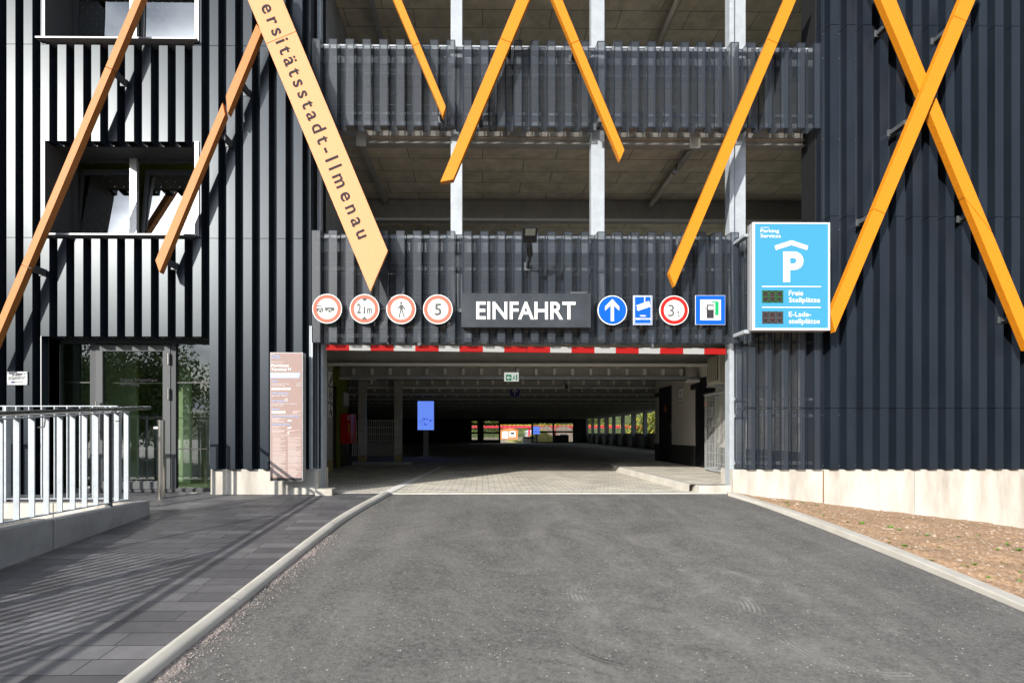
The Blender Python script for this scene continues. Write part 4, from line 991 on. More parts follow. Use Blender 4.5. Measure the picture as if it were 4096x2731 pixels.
for base, col_on, xs_on in ((960, 'led_green', None), (1246, 'led_red', 1)):
    a_, b_ = c3(235, base+165), c3(520, base)
    d = obj('counter', G().box(a_[0], b_[0], yk-.001, yk+.003, a_[1], b_[1]), M['black'], t)
    on_, off_, rd = G(), G(), G()
    for dgt in range(3):
        ox = 243+97*dgt
        pts = [(ox+9*i, base+12) for i in range(8)]+[(ox+9*i, base+152) for i in range(8)]+[(ox+9*i, base+85) for i in range(8)]+[(ox-4, base+12+12*i) for i in range(1, 12)]+[(ox+72, base+12+12*i) for i in range(1, 12)]
        for (px, py) in pts:
            lit = xs_on is None and not (py == base+85 and dgt == 1) and not (dgt == 0 and px == ox+72 and py > base+85) and not (dgt == 0 and px == ox-4 and py > base+85 and False)
            c_ = c3(px, py); (on_ if lit else off_).box(c_[0]-.0022, c_[0]+.0022, yk-.004, yk-.0015, c_[1]-.0022, c_[1]+.0022)
        for i in range(7):
            for px in (ox+8+9*i, ox+62-9*i):
                c_ = c3(px, base+28+18*i); (rd if xs_on == dgt else off_ if i % 2 else rd).box(c_[0]-.003, c_[0]+.003, yk-.004, yk-.0015, c_[1]-.002, c_[1]+.002)
    if on_.v: obj('lit_digits', on_, M['led_green'], d)
    obj('unlit_dots', off_, M['led_off'], d); obj('red_dots', rd, M['led_red'], d)
obj('bracket', G().box(x0-.06, x0+.02, yk+.12, YF, z0-.02, z0+.03).box(x0-.06, x0+.02, yk+.12, YF, z1-.16, z1-.12).box(x1-.2, x1-.1, yk+.15, YF, z0+.1, z0+.2), M['galv'], t)
# info pylon
yp = 7.60
x0, z1 = P(1080.3, 1409, yp); x1, z0 = P(1211.6, 1923, yp)
t = thing('info_panel', ((x0+x1)/2, yp, z0), 'tall rose brown tariff panel titled Parkhaus Terminal M beside the entrance', 'information sign')
obj('casing', G().box(x0, x1, yp, yp+.13, z0, z1).box(x0+.1, x1-.1, yp+.13, YF+.1, z0+.1, z1-.3), M['alu'], t, bevel=.003)
obj('face', G().box(x0+.008, x1-.012, yp-.003, yp-.001, z0+.008, z1-.010), M['pylon'], t)
obj('foot_band', G().box(x0+.008, x1-.012, yp-.005, yp-.0035, z0+.008, z0+.045), M['black'], t)
def c1(px, py): return P(1060+px/5.806, 1390+py/5.806, yp)
def c2(px, py): return P(1060+px/4.61, 1640+py/4.61, yp)
def T1(s, a, b, c, d, m='white', bold=.0, cf=c1): p, q_ = cf(a, b), cf(c, d); return text('lettering', s, p[0], q_[0], q_[1], p[1], yp-.006, M[m], t, bold=bold, thick=.002)
T1('GOLDBECK', 155, 150, 242, 162, bold=.02); T1('Parking', 155, 170, 340, 214, 'pale_blue', .01); T1('Services', 155, 218, 358, 254, 'pale_blue', .01)
T1('Willkommen im', 155, 328, 427, 358); T1('Parkhaus', 155, 385, 557, 448, bold=.02); T1('Terminal M', 150, 475, 608, 540, bold=.02)
p_ = [c1(*k) for k in ((132, 703), (795, 703), (810, 588), (132, 588))]
obj('blue_band', G().flat(p_, yp-.005), M['pale_blue'], t)
T1('Kostenpflichtiges Parkhaus', 158, 608, 725, 645, bold=.01); T1('mit schrankenlosem Parken', 158, 655, 740, 685, bold=.01)
T1('Tarife', 158, 760, 300, 798, 'pale_blue', .01); T1('Je angefangene Stunde', 158, 826, 556, 858); T1('Tagesmax. (24 Std.)', 158, 868, 478, 900); T1('1,50 €', 740, 824, 835, 856); T1('5,00 €', 732, 868, 835, 898)
T1('Öffnungszeiten', 160, 1036, 552, 1085, 'pale_blue', .01); T1('täglich 0:00 – 24:00 Uhr', 160, 1102, 550, 1140); T1('24/7 Support', 160, 1222, 490, 1270, 'pale_blue', .01)
T1('über Servicetaste an der Kasse und', 160, 1288, 744, 1318); T1('am Rolltoröffner', 160, 1332, 436, 1360); T1('Service', 160, 1408, 342, 1446, 'pale_blue', .01)
T1('KFZ-Kennzeichenerkennung', 127, 98, 620, 132, 'pale_blue', .01, c2); T1('Videoüberwachung', 127, 244, 467, 280, 'pale_blue', .01, c2)
g = G(); g2 = G(); random.seed(11)
def strip(gg, a, b, c, d, cf=c2, y=yp-.0055):
    p, q_ = cf(a, b), cf(c, d); gg.face([(p[0], y, q_[1]), (q_[0], y, q_[1]), (q_[0], y, p[1]), (p[0], y, p[1])])
for a, b in ((155, 238), (250, 300), (315, 368), (385, 432), (445, 500), (515, 597)): strip(g, a, 935, b, 982, c1)
for y_ in (83, 363, 448): strip(g, 127, y_, 668, y_+3)
for a, b, y_ in ((127, 288, 148), (127, 388, 156), (127, 262, 184), (127, 345, 195), (127, 370, 220), (127, 380, 296), (127, 255, 314), (127, 295, 340), (127, 360, 380), (127, 350, 392), (127, 305, 412), (420, 550, 384), (512, 664, 20), (512, 600, 34), (512, 590, 55), (127, 455, 464)): strip(g, a, y_, b, y_+5)
strip(g, 418, 398, 450, 434)
for cx, xa, xb in ((0, 142, 388), (1, 424, 664)):
    y_ = 488
    while y_ < 1225:
        ln = random.choice((1, 1, 1, .9, .6, .75)); strip(g2, xa, y_, xa+(xb-xa)*ln, y_+7); y_ += 11 if random.random() < .8 else 18
for px, ph_ in ((130, 245),): strip(g, 127, 18, 378, 58)
obj('small_marks', g, mat('cream print', (.78, .70, .68), .5), t); obj('small_print', g2, M['print'], t)
cm = G(); a_, b_ = c2(418, 205), c2(495, 175)
cm.prism([c2(418, 322), c2(420, 345), c2(492, 325), c2(486, 303)], yp-.006, yp-.004).prism([c2(416, 205), c2(492, 205), c2(490, 188), c2(465, 176), c2(430, 178)], yp-.006, yp-.004).ring(*c1(497, 1215), .016, .022, yp-.006, 20)
obj('pictogram', cm, M['white'], t)
# plaque
t, x0, x1, z0, z1 = rect_sign('plaque', 28, 109, 1486, 1539, 7.78, .01, 'small white plaque reading NEUBAU TERMINAL M MIT BIKEBOX', mat('plaque white', (.62, .64, .66), .4), 'plaque')
w_, h_ = x1-x0, z1-z0
def T4(s, a, b, c, d, m='letter_dark', bold=0.0): text('lettering', s, x0+a*w_, x0+c*w_, z0+(1-d)*h_, z0+(1-b)*h_, 7.777, M[m], t, bold=bold, thick=.002)
T4('NEUBAU TERMINAL M', .09, .10, .90, .20, bold=.02); T4('MIT BIKEBOX', .26, .22, .74, .32, bold=.02)
T4('Das vom Freistaat Thüringen geförderte Vorhaben\nwurde durch Mittel der Europäischen Union im\nRahmen des Europäischen Fonds für regionale\nEntwicklung (EFRE) kofinanziert', .07, .36, .93, .64)
T4('Kofinanziert von der\nEuropäischen Union', .41, .72, .80, .84)
obj('flag', G().box(x0+.21*w_, x0+.38*w_, 7.776, 7.778, z0+.13*h_, z0+.29*h_), mat('flag blue', (.02, .03, .12), .5), t)
g = G()
for a in (.04, .96):
    for b in (.1, .9): g.tube((x0+a*w_, 7.772, z0+b*h_), (x0+a*w_, 7.79, z0+b*h_), .006, 8)
obj('screw', g, M['black'], t)
# floodlight
hy = 7.20; hx, hz = P(2119, 950, hy)
t = thing('floodlight', (hx, 7.8, 3.4), 'black floodlight on a galvanised arm above the EINFAHRT board', 'lamp')
bxx, bzz = P(2112, 1068, 7.72)
obj('arm', G().tube((bxx, 7.80, bzz+.02), (bxx+.005, 7.42, 3.52), .033, 14).box(bxx-.05, bxx+.05, 7.78, 7.79, bzz-.03, bzz+.09), M['galv_dark'], t, smooth=False)
obj('knuckle', G().tube((bxx+.005, 7.46, 3.50), (hx, 7.30, 3.585), .043, 14), M['rubber'], t)
g = G().box(-.095, .095, -.17, .05, -.03, .03)
def rot(g, ang, off):
    c, s_ = math.cos(ang), math.sin(ang); g.v = [(x+off[0], y*c-z*s_+off[1], y*s_+z*c+off[2]) for x, y, z in g.v]; return g
hd_ = obj('housing', rot(G().box(-.10, .10, -.16, .075, -.024, .035), R(-38), (hx, hy, hz)), M['rubber'], t, bevel=.012)
obj('lens', rot(G().box(-.070, .070, -.145, -.045, -.026, -.0225), R(-38), (hx, hy, hz)), M['glassled'], hd_)
# ================================================================== LEFT FORECOURT
# low precast walls
t = thing('retaining_wall', (-4.28, 6.55, -.1), 'low grey precast concrete wall edging the slab pavement at left', 'wall')
obj('wall_block', G().prism([(-4.35, 0)]*3, 0, 0) if False else G().box(-4.35, -4.2, 5.10+.005, 6.56, -.9, .075), M['conc_grey'], t, bevel=.012)
obj('wall_block', G().box(-4.35, -4.2, -1.2, 5.10-.005, -.9, .083), M['conc_grey'], t, bevel=.012)
t = thing('retaining_wall', (-6, 6.5, -.6), 'pale sunlit concrete wall behind the galvanised balusters', 'wall')
for a, b in ((-9, -6.62), (-6.61, -5.3), (-5.29, -4.36)): obj('wall_block', G().box(a, b, 6.42, 6.545, -.9, .06), M['conc'], t, bevel=.006)
obj('pit_floor', G().face([(-20, -3, -1.15), (-4.25, -3, -1.15), (-4.25, 6.45, -.75), (-20, 6.45, -.75)]), M['conc_grey'], at=(0, 0, 0), kind='structure')
# railing with stainless handrail
rz = lambda y: 1.17+(y-6.28)*.078
t = thing('railing', (-4.3, 6.0, .07), 'galvanised flat bar railing with round stainless handrail on the low wall', 'railing')
obj('handrail', G().tube((-4.23, -1.0, rz(-1.0)+.062), (-4.23, 6.60, rz(6.6)+.052), .024, 16), M['steel'], t, smooth=True)
obj('top_bar', G().prism([(-4.34, 0)]*3, 0, 0) if False else G().face([(-4.345, -1, rz(-1)+.012), (-4.265, -1, rz(-1)+.012), (-4.265, 6.3, rz(6.3)+.012), (-4.345, 6.3, rz(6.3)+.012)]).face([(-4.265, -1, rz(-1)), (-4.265, 6.3, rz(6.3)), (-4.265, 6.3, rz(6.3)+.012), (-4.265, -1, rz(-1)+.012)]), M['galv'], t)
obj('bottom_bar', G().box(-4.335, -4.275, -1, 6.28, .118, .128), M['galv'], t)
k = 0; y = 6.28
while y > -1:
    obj('baluster', G().box(-4.332, -4.278, y-.005, y+.005, .128, rz(y)), M['galv'], t); y -= .163
g = G()
for y in (5.99, 4.30, 2.6, .9): obj('post', G().box(-4.34, -4.27, y-.012, y+.012, .075, rz(y)+.03), M['galv_dark'], t)
g = G()
for y in (6.05, 5.0, 4.0, 2.6, 1.2): obj('handrail_bracket', G().path([(-4.27, y, rz(y)-.09), (-4.21, y, rz(y)-.09), (-4.20, y, rz(y)-.02), (-4.215, y, rz(y)+.03)], .006, 6), M['steel'], t)
t2 = thing('railing', (-6, 6.65, 0), 'second galvanised railing running along the facade behind the first', 'railing')
yr = 6.66
obj('top_bar', G().box(-9.5, -4.66, yr-.03, yr+.03, 1.262, 1.274), M['galv'], t2); obj('bottom_bar', G().box(-9.5, -4.66, yr-.03, yr+.03, .085, .095), M['galv'], t2)
obj('handrail', G().tube((-9.5, yr+.09, 1.20), (-4.95, yr+.09, 1.20), .021, 12), M['steel'], t2, smooth=True)
x = X(478, yr)
k = 0
while x > -9.4:
    obj('baluster', G().box(x-.006, x+.006, yr-.03, yr+.03, .095, 1.262), M['galv'], t2); x -= .161; k += 1
g = G()
for x in (X(430, yr)+.06, X(30, yr), X(30, yr)-1.7): obj('post', G().box(x-.012, x+.012, yr-.035, yr+.035, -.25, 1.262).box(x-.06, x+.06, 6.40, 6.419, -.28, -.1), M['galv'], t2)
# door opener post
px, py = -4.70, 7.60; zt_ = P(683, 1681, py)[1]
t = thing('door_opener_post', (px, py, 0), 'round stainless post with push button in front of the glass door', 'bollard')
obj('post', G().tube((px, py, gz(py)-.02), (px, py, zt_), .047, 24).tube((px, py, zt_), (px, py, zt_+.004), .049, 24), M['steel'], t, smooth=False)
obj('push_button', G().tube((px-.04, py, zt_-.11), (px-.10, py-.01, zt_-.11), .02, 14), M['alu_white'], t)

# ================================================================== INSIDE THE ENTRANCE
def side_sign(y0, y1, z0, z1, x, label, pict):
    t = thing('wall_sign', (x, (y0+y1)/2, z0), label, 'sign', 'white square signs on the entrance column')
    obj('plate', G().box(x-.012, x, y0, y1, z0, z1), M['white'], t)
    f = G()
    for a, b, c, d in ((y0, y0+.014, z0, z1), (y1-.014, y1, z0, z1), (y0+.014, y1-.014, z0, z0+.014), (y0+.014, y1-.014, z1-.014, z1)): f.box(x+.0005, x+.002, a, b, c, d)
    obj('border', f, mat('navy border', (.02, .05, .25), .5), t)
    g = G(); w_, h_ = y1-y0, z1-z0
    pts = [[(x+.004, y0+a*w_, z0+b*h_) for a, b in ln] for ln in pict]
    for ln in pts: g.path(ln, .009, 6)
    obj('pictogram', g, M['letter_dark'], t)
xs_ = -3.56
side_sign(11.9, 12.3, 2.03, 2.38, xs_, 'topmost white sign on the entrance column, with a staircase symbol', [[(.2, .25), (.45, .25), (.45, .45), (.62, .45), (.62, .62), (.8, .62), (.8, .85)], [(.15, .12), (.4, .12), (.85, .55)]])
side_sign(11.9, 12.3, 1.655, 2.0, xs_, 'middle white sign on the entrance column, with a lift symbol', [[(.3, .2), (.7, .2), (.7, .8), (.3, .8), (.3, .2)], [(.5, .35), (.5, .65)], [(.5, .85), (.5, .95)], [(.5, .15), (.5, .05)]])
side_sign(11.9, 12.3, 1.27, 1.615, xs_, 'lowest white sign on the entrance column, with hand, ticket and euro symbol', [[(.15, .35), (.45, .55), (.55, .9), (.85, .9)], [(.15, .15), (.4, .3), (.7, .6)], [(.85, .12), (.68, .15), (.63, .3), (.7, .42), (.85, .45)], [(.55, .3), (.8, .3)]])
obj('column', G().box(-3.68, -3.575, 11.85, 12.35, .3, 2.7), M['galv_dull'], BLD); obj('column_foot', G().box(-3.685, -3.57, 11.845, 12.355, 0, .3), M['yellowfoot'], BLD)
# fenced kerb island with two columns
t = thing('mesh_fence', (-3, 15.35, .1), 'welded wire fence panel between the two dim steel columns', 'fence')
obj('wire_mesh', (lambda g: [g.tube((-3.85+.062*k, 15.3, .25), (-3.85+.062*k, 15.3, 1.33), .006, 5) for k in range(22)] and [g.tube((-3.85, 15.29, .3+.2*k), (-2.5, 15.29, .3+.2*k), .006, 5) for k in range(6)] and g)(G()), M['wire'], t)
for u in (1433, 1577):
    x = X(u, 15.35); obj('column', G().box(x, x+.22, 15.33, 15.5, .3, 2.7), M['galv_dull'], BLD, bevel=.004); obj('column_foot', G().box(x-.004, x+.224, 15.326, 15.504, .1, .3), M['yellowfoot'], BLD)
obj('kerb', G().box(-3.8, -2.45, 15.1, 15.6, -.02, .1).box(-2.44, -2.1, 15.1, 15.6, -.02, .1), M['conc_grey'], at=(0, 0, 0), kind='structure')
# hose cabinet
t = thing('fire_hose_cabinet', (-3.75, 14.6, .64), 'red fire hose cabinet on the olive green wall', 'cabinet')
obj('casing', G().box(-3.93, -3.64, 14.3, 14.92, .64, 1.46), M['firered'], t, bevel=.01)
obj('label_plate', G().box(-3.74, -3.66, 14.292, 14.297, 1.28, 1.42), mat('cabinet label', (.6, .25, .3), .5), t)
obj('lock', G().tube((-3.69, 14.28, 1.02), (-3.69, 14.3, 1.02), .02, 12), M['steel'], t)
obj('window_patch', G().box(-3.72, -3.66, 14.293, 14.297, .93, 1.2), mat('amber glass', (.55, .18, .02), .3), t)
t = thing('escape_plan', (-3.93, 14.9, 1.7), 'framed white escape plan above the red cabinet', 'poster')
obj('frame', G().box(-3.949, -3.93, 14.62, 15.2, 1.70, 2.10), M['alu'], t); obj('sheet', G().box(-3.929, -3.925, 14.65, 15.17, 1.73, 2.07), mat('paper', (.6, .6, .6), .7), t)
# information displays
def kiosk(x, y, w_, z0, z1, label, zs=0.0):
    t = thing('digital_display', (x, y, 0), label, 'display')
    obj('casing', G().box(x-w_/2-.015, x+w_/2+.015, y, y+.07, z0-.015, z1+.015), M['black'], t)
    s = obj('screen', G().box(x-w_/2, x+w_/2, y-.004, y-.001, z0, z1), M['screen'], t)
    g = G(); rr = random.Random(4)
    for k in range(26):
        a, b = rr.uniform(-.46, .44)*w_, z0+(z1-z0)*rr.uniform(.14, .38); s_ = rr.choice((.035, .02, .012)); g.box(x+a, x+a+s_*1.6, y-.007, y-.005, b, b+s_)
    obj('marks', g, M['screen_dark'], s)
    obj('stand', G().box(x-.10, x+.10, y+.02, y+.12, .02, z0-.016), M['alu'], t); obj('foot', G().box(x-.2, x+.2, y-.1, y+.2, 0, .02), M['alu'], t)
ky = 20.4
kiosk(X(1703, ky), ky, .64, Z(1719, ky, 1700), Z(1604, ky, 1700), 'tall glowing blue display on a white stand in the dark hall')
kiosk(X(2146, 46), 46, .58, Z(1736, 46, 2146), Z(1705, 46, 2146), 'small distant blue display beside the far exit opening')
# emergency exit sign
ye = 11.7; x0, z1 = P(2017, 1489, ye); x1, z0 = P(2075, 1524, ye)
t = thing('exit_sign', ((x0+x1)/2, ye, z0), 'hanging green and white emergency exit sign with left arrow and running figure', 'sign')
obj('casing', G().box(x0, x1, ye, ye+.05, z0, z1), M['exit_white'], t, bevel=.004)
w_, h_ = x1-x0, z1-z0
obj('green_field', G().box(x0+.12*w_, x0+.50*w_, ye-.003, ye-.001, z0+.07*h_, z0+.74*h_).prism([q for q in ((x0+.83*w_, z0+.07*h_), (x0+.9*w_, z0+.07*h_), (x0+.9*w_, z0+.74*h_), (x0+.8*w_, z0+.74*h_))], ye-.003, ye-.001), M['exit_green'], t)
q = lambda a, b: (x0+a*w_, z0+b*h_)
obj('arrow', G().prism([q(.15, .40), q(.30, .18), q(.36, .18), q(.27, .34), q(.46, .34), q(.46, .46), q(.27, .46), q(.36, .62), q(.30, .62)], ye-.005, ye-.0035), M['exit_white'], t)
obj('running_figure', G().prism([q(.60, .50), q(.66, .58), q(.72, .52), q(.70, .36), q(.80, .20), q(.76, .14), q(.66, .30), q(.58, .12), q(.54, .15), q(.63, .38), q(.62, .48)], ye-.005, ye-.0035).disc(*q(.68, .64), .05*h_, ye-.005, ye-.0035, 10), M['exit_green'], t)
obj('hanger', G().box(x0+.1, x0+.105, ye+.02, ye+.03, z1, 2.72).box(x1-.07, x1-.055, ye+.02, ye+.03, z1, 2.72), M['black'], t)
ya = 18.25; xa, za = P(2059, 1568, ya)
t = thing('hanging_arrow_sign', (xa, ya, za-.2), 'dark blue round arrow sign hanging from a hall beam', 'sign')
obj('plate', G().disc(xa, za, .205, ya, ya+.01, 32), M['white'], t); obj('face', G().disc(xa, za, .190, ya-.003, ya-.001, 32), mat('navy sign', (.01, .03, .25), .4), t)
pg_(t, 'arrow', [[(-.1, -.7), (.1, -.7), (.1, .32), (.46, -.03), (.46, .24), (0, .75), (-.46, .24), (-.46, -.03), (-.1, .32)]], xa, za, .2, ya-.005, M['white'])
# cable tray
t = thing('cable_tray', (0, 12.2, 2.2), 'perforated galvanised cable tray running across under the hall ceiling', 'cable tray')
obj('tray', G().box(X(1400, 12.2), 5.1, 12.15, 12.35, 2.20, 2.205).box(X(1400, 12.2), 5.1, 12.15, 12.154, 2.205, 2.265), M['galv'], t)
g = G()
x = X(1400, 12.2)
while x < 5.0: g.box(x, x+.02, 12.146, 12.149, 2.225, 2.242); x += .045
obj('slots', g, M['black'], t)
g = G()
for x in (-1.1, .4, 2.0, 3.4): g.tube((x, 12.25, 2.2), (x, 12.25, 2.72), .005, 6)
obj('hanger', g, M['galv'], t); obj('cable', G().tube((-2.5, 12.2, 2.185), (5.0, 12.2, 2.185), .012, 6), M['black'], t)
# ceiling lamps
def lamp(x, y0, y1, z, label):
    t = thing('ceiling_lamp', (x, (y0+y1)/2, z), label, 'lamp', 'tube lamps under the deck ceilings')
    obj('tube', G().tube((x, y0+.06, z), (x, y1-.06, z), .042, 12), M['tube'], t, smooth=True)
    obj('end_cap', G().tube((x, y0, z), (x, y0+.06, z), .045, 12).tube((x, y1-.06, z), (x, y1, z), .045, 12), M['alu'], t)
    obj('cable', G().path([(x, y0, z), (x-.0, y0-.04, z+.04), (x, y0-.05, z+.1)], .009, 6), M['black'], t)
lamp(3.27, 8.7, 10.0, 5.36, 'tube lamp under the first deck ceiling above the P sign'); lamp(3.30, 8.6, 9.9, 8.26, 'tube lamp at the top of the picture under the second deck ceiling')
lamp(-1.5, 10.75, 12.0, 2.50, 'tube lamp in the entrance left of the exit sign'); lamp(3.1, 10.6, 11.9, 2.46, 'tube lamp in the entrance right of the exit sign'); lamp(-1.7, 13.4, 14.7, 2.44, 'dim tube lamp deeper in the hall at left')
# sensor box on the second beam
t = thing('sensor_box', (4.2, 15.5, 2.3), 'small grey sensor box with a cable on a hall beam', 'sensor')
xq_, zq_ = P(2263, 1548, 15.6)
obj('casing', G().box(xq_-.1, xq_+.1, 15.52, 15.6, zq_-.06, zq_+.06), M['ac'], t); obj('lens', G().box(xq_-.04, xq_+.04, 15.49, 15.519, zq_-.05, zq_+.05), M['black'], t)
obj('cable', G().path([(xq_+.1, 15.56, zq_-.03), (xq_+.35, 15.56, zq_-.09), (xq_+.6, 15.56, zq_-.07), (xq_+.9, 15.56, zq_+.05)], .008, 6), M['black'], t)
t = thing('junction_box', (5.0, 12.2, 2.2), 'white junction box at the end of the cable tray', 'box')
obj('casing', G().box(4.85, 5.12, 12.1, 12.3, 2.13, 2.2), M['alu_white'], t, bevel=.006); obj('lid', G().box(4.84, 4.849, 12.12, 12.28, 2.14, 2.19), M['white'], t)
# air conditioning unit
t = thing('air_conditioner', (4.8, 10.1, 1.89), 'cream outdoor air conditioning unit on wall brackets above the wire cage', 'air conditioner')
obj('casing', G().box(4.55, 4.95, 9.86, 10.42, 1.89, 2.44), M['ac'], t, bevel=.012)
g = G().box(4.535, 4.546, 9.92, 10.38, 1.95, 2.40)
fan = obj('grille', g, M['ac_dark'], t)
g = G()
for k in range(15): g.box(4.524, 4.534, 9.92, 10.38, 1.955+.03*k, 1.965+.03*k)
for k in range(6): g.box(4.52, 4.523, 9.93+.085*k, 9.938+.085*k, 1.95, 2.4)
obj('slats', g, M['ac'], fan)
g = G()
for k in range(4): g.box(4.72, 4.9, 9.853, 9.858, 2.05+.07*k, 2.06+.07*k)
obj('side_vents', g, M['ac_dark'], t)
obj('wall_bracket', G().box(4.5, 5.16, 9.95, 9.99, 1.84, 1.88).box(4.5, 5.16, 10.28, 10.32, 1.84, 1.88).tube((4.6, 9.97, 1.84), (5.14, 9.97, 1.55), .018, 6), M['galv'], t)
# wire guard cage
t = thing('wire_guard_cage', (4.9, 10.3, .12), 'tall galvanised wire cage standing in the sun beside the steel doors', 'cage')
path = [(5.13, 11.2), (4.86, 11.15), (4.76, 11.0), (4.68, 9.3), (4.78, 9.15), (5.13, 9.1)]
rs = []
for a, b in zip(path, path[1:]):
    l = math.hypot(b[0]-a[0], b[1]-a[1]); n = max(1, round(l/.062))
    rs += [(a[0]+(b[0]-a[0])*i/n, a[1]+(b[1]-a[1])*i/n) for i in range(n)]
g = G()
for x, y in rs: g.tube((x, y, .17), (x, y, 1.72), .0045, 5)
for k in range(8): g.path([(x, y, .32+.19*k) for x, y in path], .0055, 5)
obj('wire_mesh', g, M['wire'], t)
obj('rim', G().path([(x, y, 1.74) for x, y in path], .03, 8).path([(x, y, .17) for x, y in path], .022, 8), M['galv'], t)
t = thing('technical_room_sign', (5.1, 13.0, 1.7), 'small white sign with a lightning bolt between the two steel doors', 'sign')
obj('plate', G().box(wx-.02, wx-.008, 13.15, 13.5, 1.72, 2.1), M['white'], t)
obj('border', G().box(wx-.023, wx-.0205, 13.15, 13.165, 1.72, 2.1).box(wx-.023, wx-.0205, 13.485, 13.5, 1.72, 2.1).box(wx-.023, wx-.0205, 13.165, 13.485, 1.72, 1.735).box(wx-.023, wx-.0205, 13.165, 13.485, 2.085, 2.1), M['letter_dark'], t)
obj('lightning_symbol', G().face([(wx-.024, 13.36, 2.06), (wx-.024, 13.30, 1.96), (wx-.024, 13.34, 1.96), (wx-.024, 13.29, 1.86), (wx-.024, 13.38, 1.98), (wx-.024, 13.34, 1.98)]).box(wx-.024, wx-.023, 13.2, 13.45, 1.81, 1.83).box(wx-.024, wx-.023, 13.22, 13.43, 1.77, 1.785), M['letter_dark'], t)

# ================================================================== BEYOND THE HALL
def leaves(g, c, rad, n, s, seed, squash=.8):
    rr = random.Random(seed); cl = []
    for k in range(max(6, n//90)):
        a = rr.uniform(0, 6.28); e = rr.uniform(-.9, 1); r = rr.uniform(.35, .95)
        cl.append((c[0]+rad*r*math.cos(a)*math.sqrt(1-e*e*.8), c[1]+rad*r*math.sin(a)*math.sqrt(1-e*e*.8), c[2]+rad*squash*r*e, rad*rr.uniform(.26, .48)))
    for k in range(n):
        cx, cy, cz, cr_ = rr.choice(cl); d = Vector((rr.gauss(0, 1), rr.gauss(0, 1), rr.gauss(0, .8))).normalized()*cr_*rr.uniform(.5, 1.05)
        p = Vector((cx, cy, cz))+d; nrm = (d.normalized()+Vector((rr.uniform(-.6, .6), rr.uniform(-.6, .6), rr.uniform(-.2, .8)))).normalized()
        a = nrm.orthogonal().normalized(); b = nrm.cross(a); l = s*rr.uniform(.6, 1.3)
        g.face([p-a*l, p-b*l*.5, p+a*l, p+b*l*.5])
def tree(x, y, z, h, rad, m, label, seed, group, n=2200, s=.16):
    t = thing('tree', (x, y, z), label, 'tree', group); rr = random.Random(seed)
    g = G().tube((x, y, z), (x+.1, y, z+h*.55), h*.03, 8, r1=h*.016)
    for k in range(6):
        a = rr.uniform(0, 6.28); g.tube((x+.05, y, z+h*(.3+.05*k)), (x+math.cos(a)*rad*.6, y+math.sin(a)*rad*.6, z+h*(.55+.06*k)), h*.011, 6, r1=h*.004)
    obj('trunk', g, M['bark'], t)
    g = G(); leaves(g, (x, y, z+h-rad*.85), rad, n, s, seed); obj('crown', g, m, t)
GB = 'trees beyond the parking hall'
LT = ['dark green tree left behind the orange shed', 'green tree straight behind the orange shed roof', 'light green tree right of the shed', 'tree above the dry grass mound',
      'yellowing tree behind the red brick arches', 'green tree above the right end of the red bridge', 'tree seen through the rightmost far grille']
for k, (x, y, h, rd) in enumerate(((0, 150, 12, 6), (6, 162, 12, 6), (14, 150, 11, 5.5), (19, 160, 12, 6), (26, 140, 12, 6), (32, 150, 12, 6), (-7, 150, 12, 6))):
    tree(x, y, -.7, h, rd, M['leaf'] if k % 2 == 0 else M['leaf2'], LT[k], 20+k, GB, 1500, .42)
LT2 = ['nearest bushy yellow green tree outside the right hall openings', 'second bushy tree outside the right openings', 'third bushy tree along the right side of the hall', 'fourth bushy tree along the right side of the hall', 'farthest bushy tree along the right side of the hall']
for k, (x, y) in enumerate(((18, 25), (20, 35), (22, 46), (25, 60), (30, 80))):
    tree(x, y, -1.6, 6.5+k*.5, 4.6+k*.7, M['leaf2'], LT2[k], 40+k, GB, 6500, .20+.03*k)
def hill(x0, x1, y0, y1, h, seed):
    g = G(); n = 40; sg = 1 if y1 > y0 else -1
    return sheet(g, [x0+(x1-x0)*i/n for i in range(n+1)], ([y0+(y1-y0)*j/8 for j in range(9)] if y1 > y0 else [y1+(y0-y1)*j/8 for j in range(9)]), lambda x, y: -1.5+h*math.sin(math.pi*(y-y0)/(y1-y0)/2)*(.8+.35*mn.noise((x*.02, seed, y*.01))+.10*mn.noise((x*.12, seed, y*.1))))
obj('hills', hill(-220, 300, 215, 300, 17, 3), M['hill'], at=(0, 0, 0), kind='structure', smooth=True)
obj('hills', hill(-260, 260, -130, -240, 15, 9), M['hill'], at=(0, 0, 0), kind='structure', smooth=True)
# orange shed
ysd = 120; sx0, sx1 = X(2001, ysd), X(2071, ysd); zg = -.45; ze = Z(1722, ysd, 2040); zr_ = Z(1709, ysd, 2040)
t = thing('brick_shed', ((sx0+sx1)/2, ysd, zg), 'orange brick shed with white double door seen through the far exit', 'building')
xm = (sx0+sx1)/2
obj('wall', G().prism([(sx0, zg), (sx1, zg), (sx1, ze), (xm, zr_), (sx0, ze)], ysd, ysd+6), M['brick_orange'], t)
obj('roof', G().prism([(sx0-.2, ze-.05), (xm, zr_), (sx1+.2, ze-.05), (sx1+.2, ze+.1), (xm, zr_+.16), (sx0-.2, ze+.1)], ysd-.2, ysd+6.2), mat('terracotta roof', (.5, .16, .05), .8), t)
for u0, u1, v0, v1 in ((2009, 2033, 1725, 1752), (2038, 2062, 1724, 1747)):
    obj('door', G().box(X(u0, ysd), X(u1, ysd), ysd-.08, ysd-.01, max(zg, Z(v1, ysd, 2040)), Z(v0, ysd, 2040)), mat('white boards', (.7, .72, .75), .6), t)
obj('window', G().box(X(2042, ysd), X(2056, ysd), ysd-.12, ysd-.09, Z(1736, ysd, 2040), Z(1729, ysd, 2040)), M['black'], t)
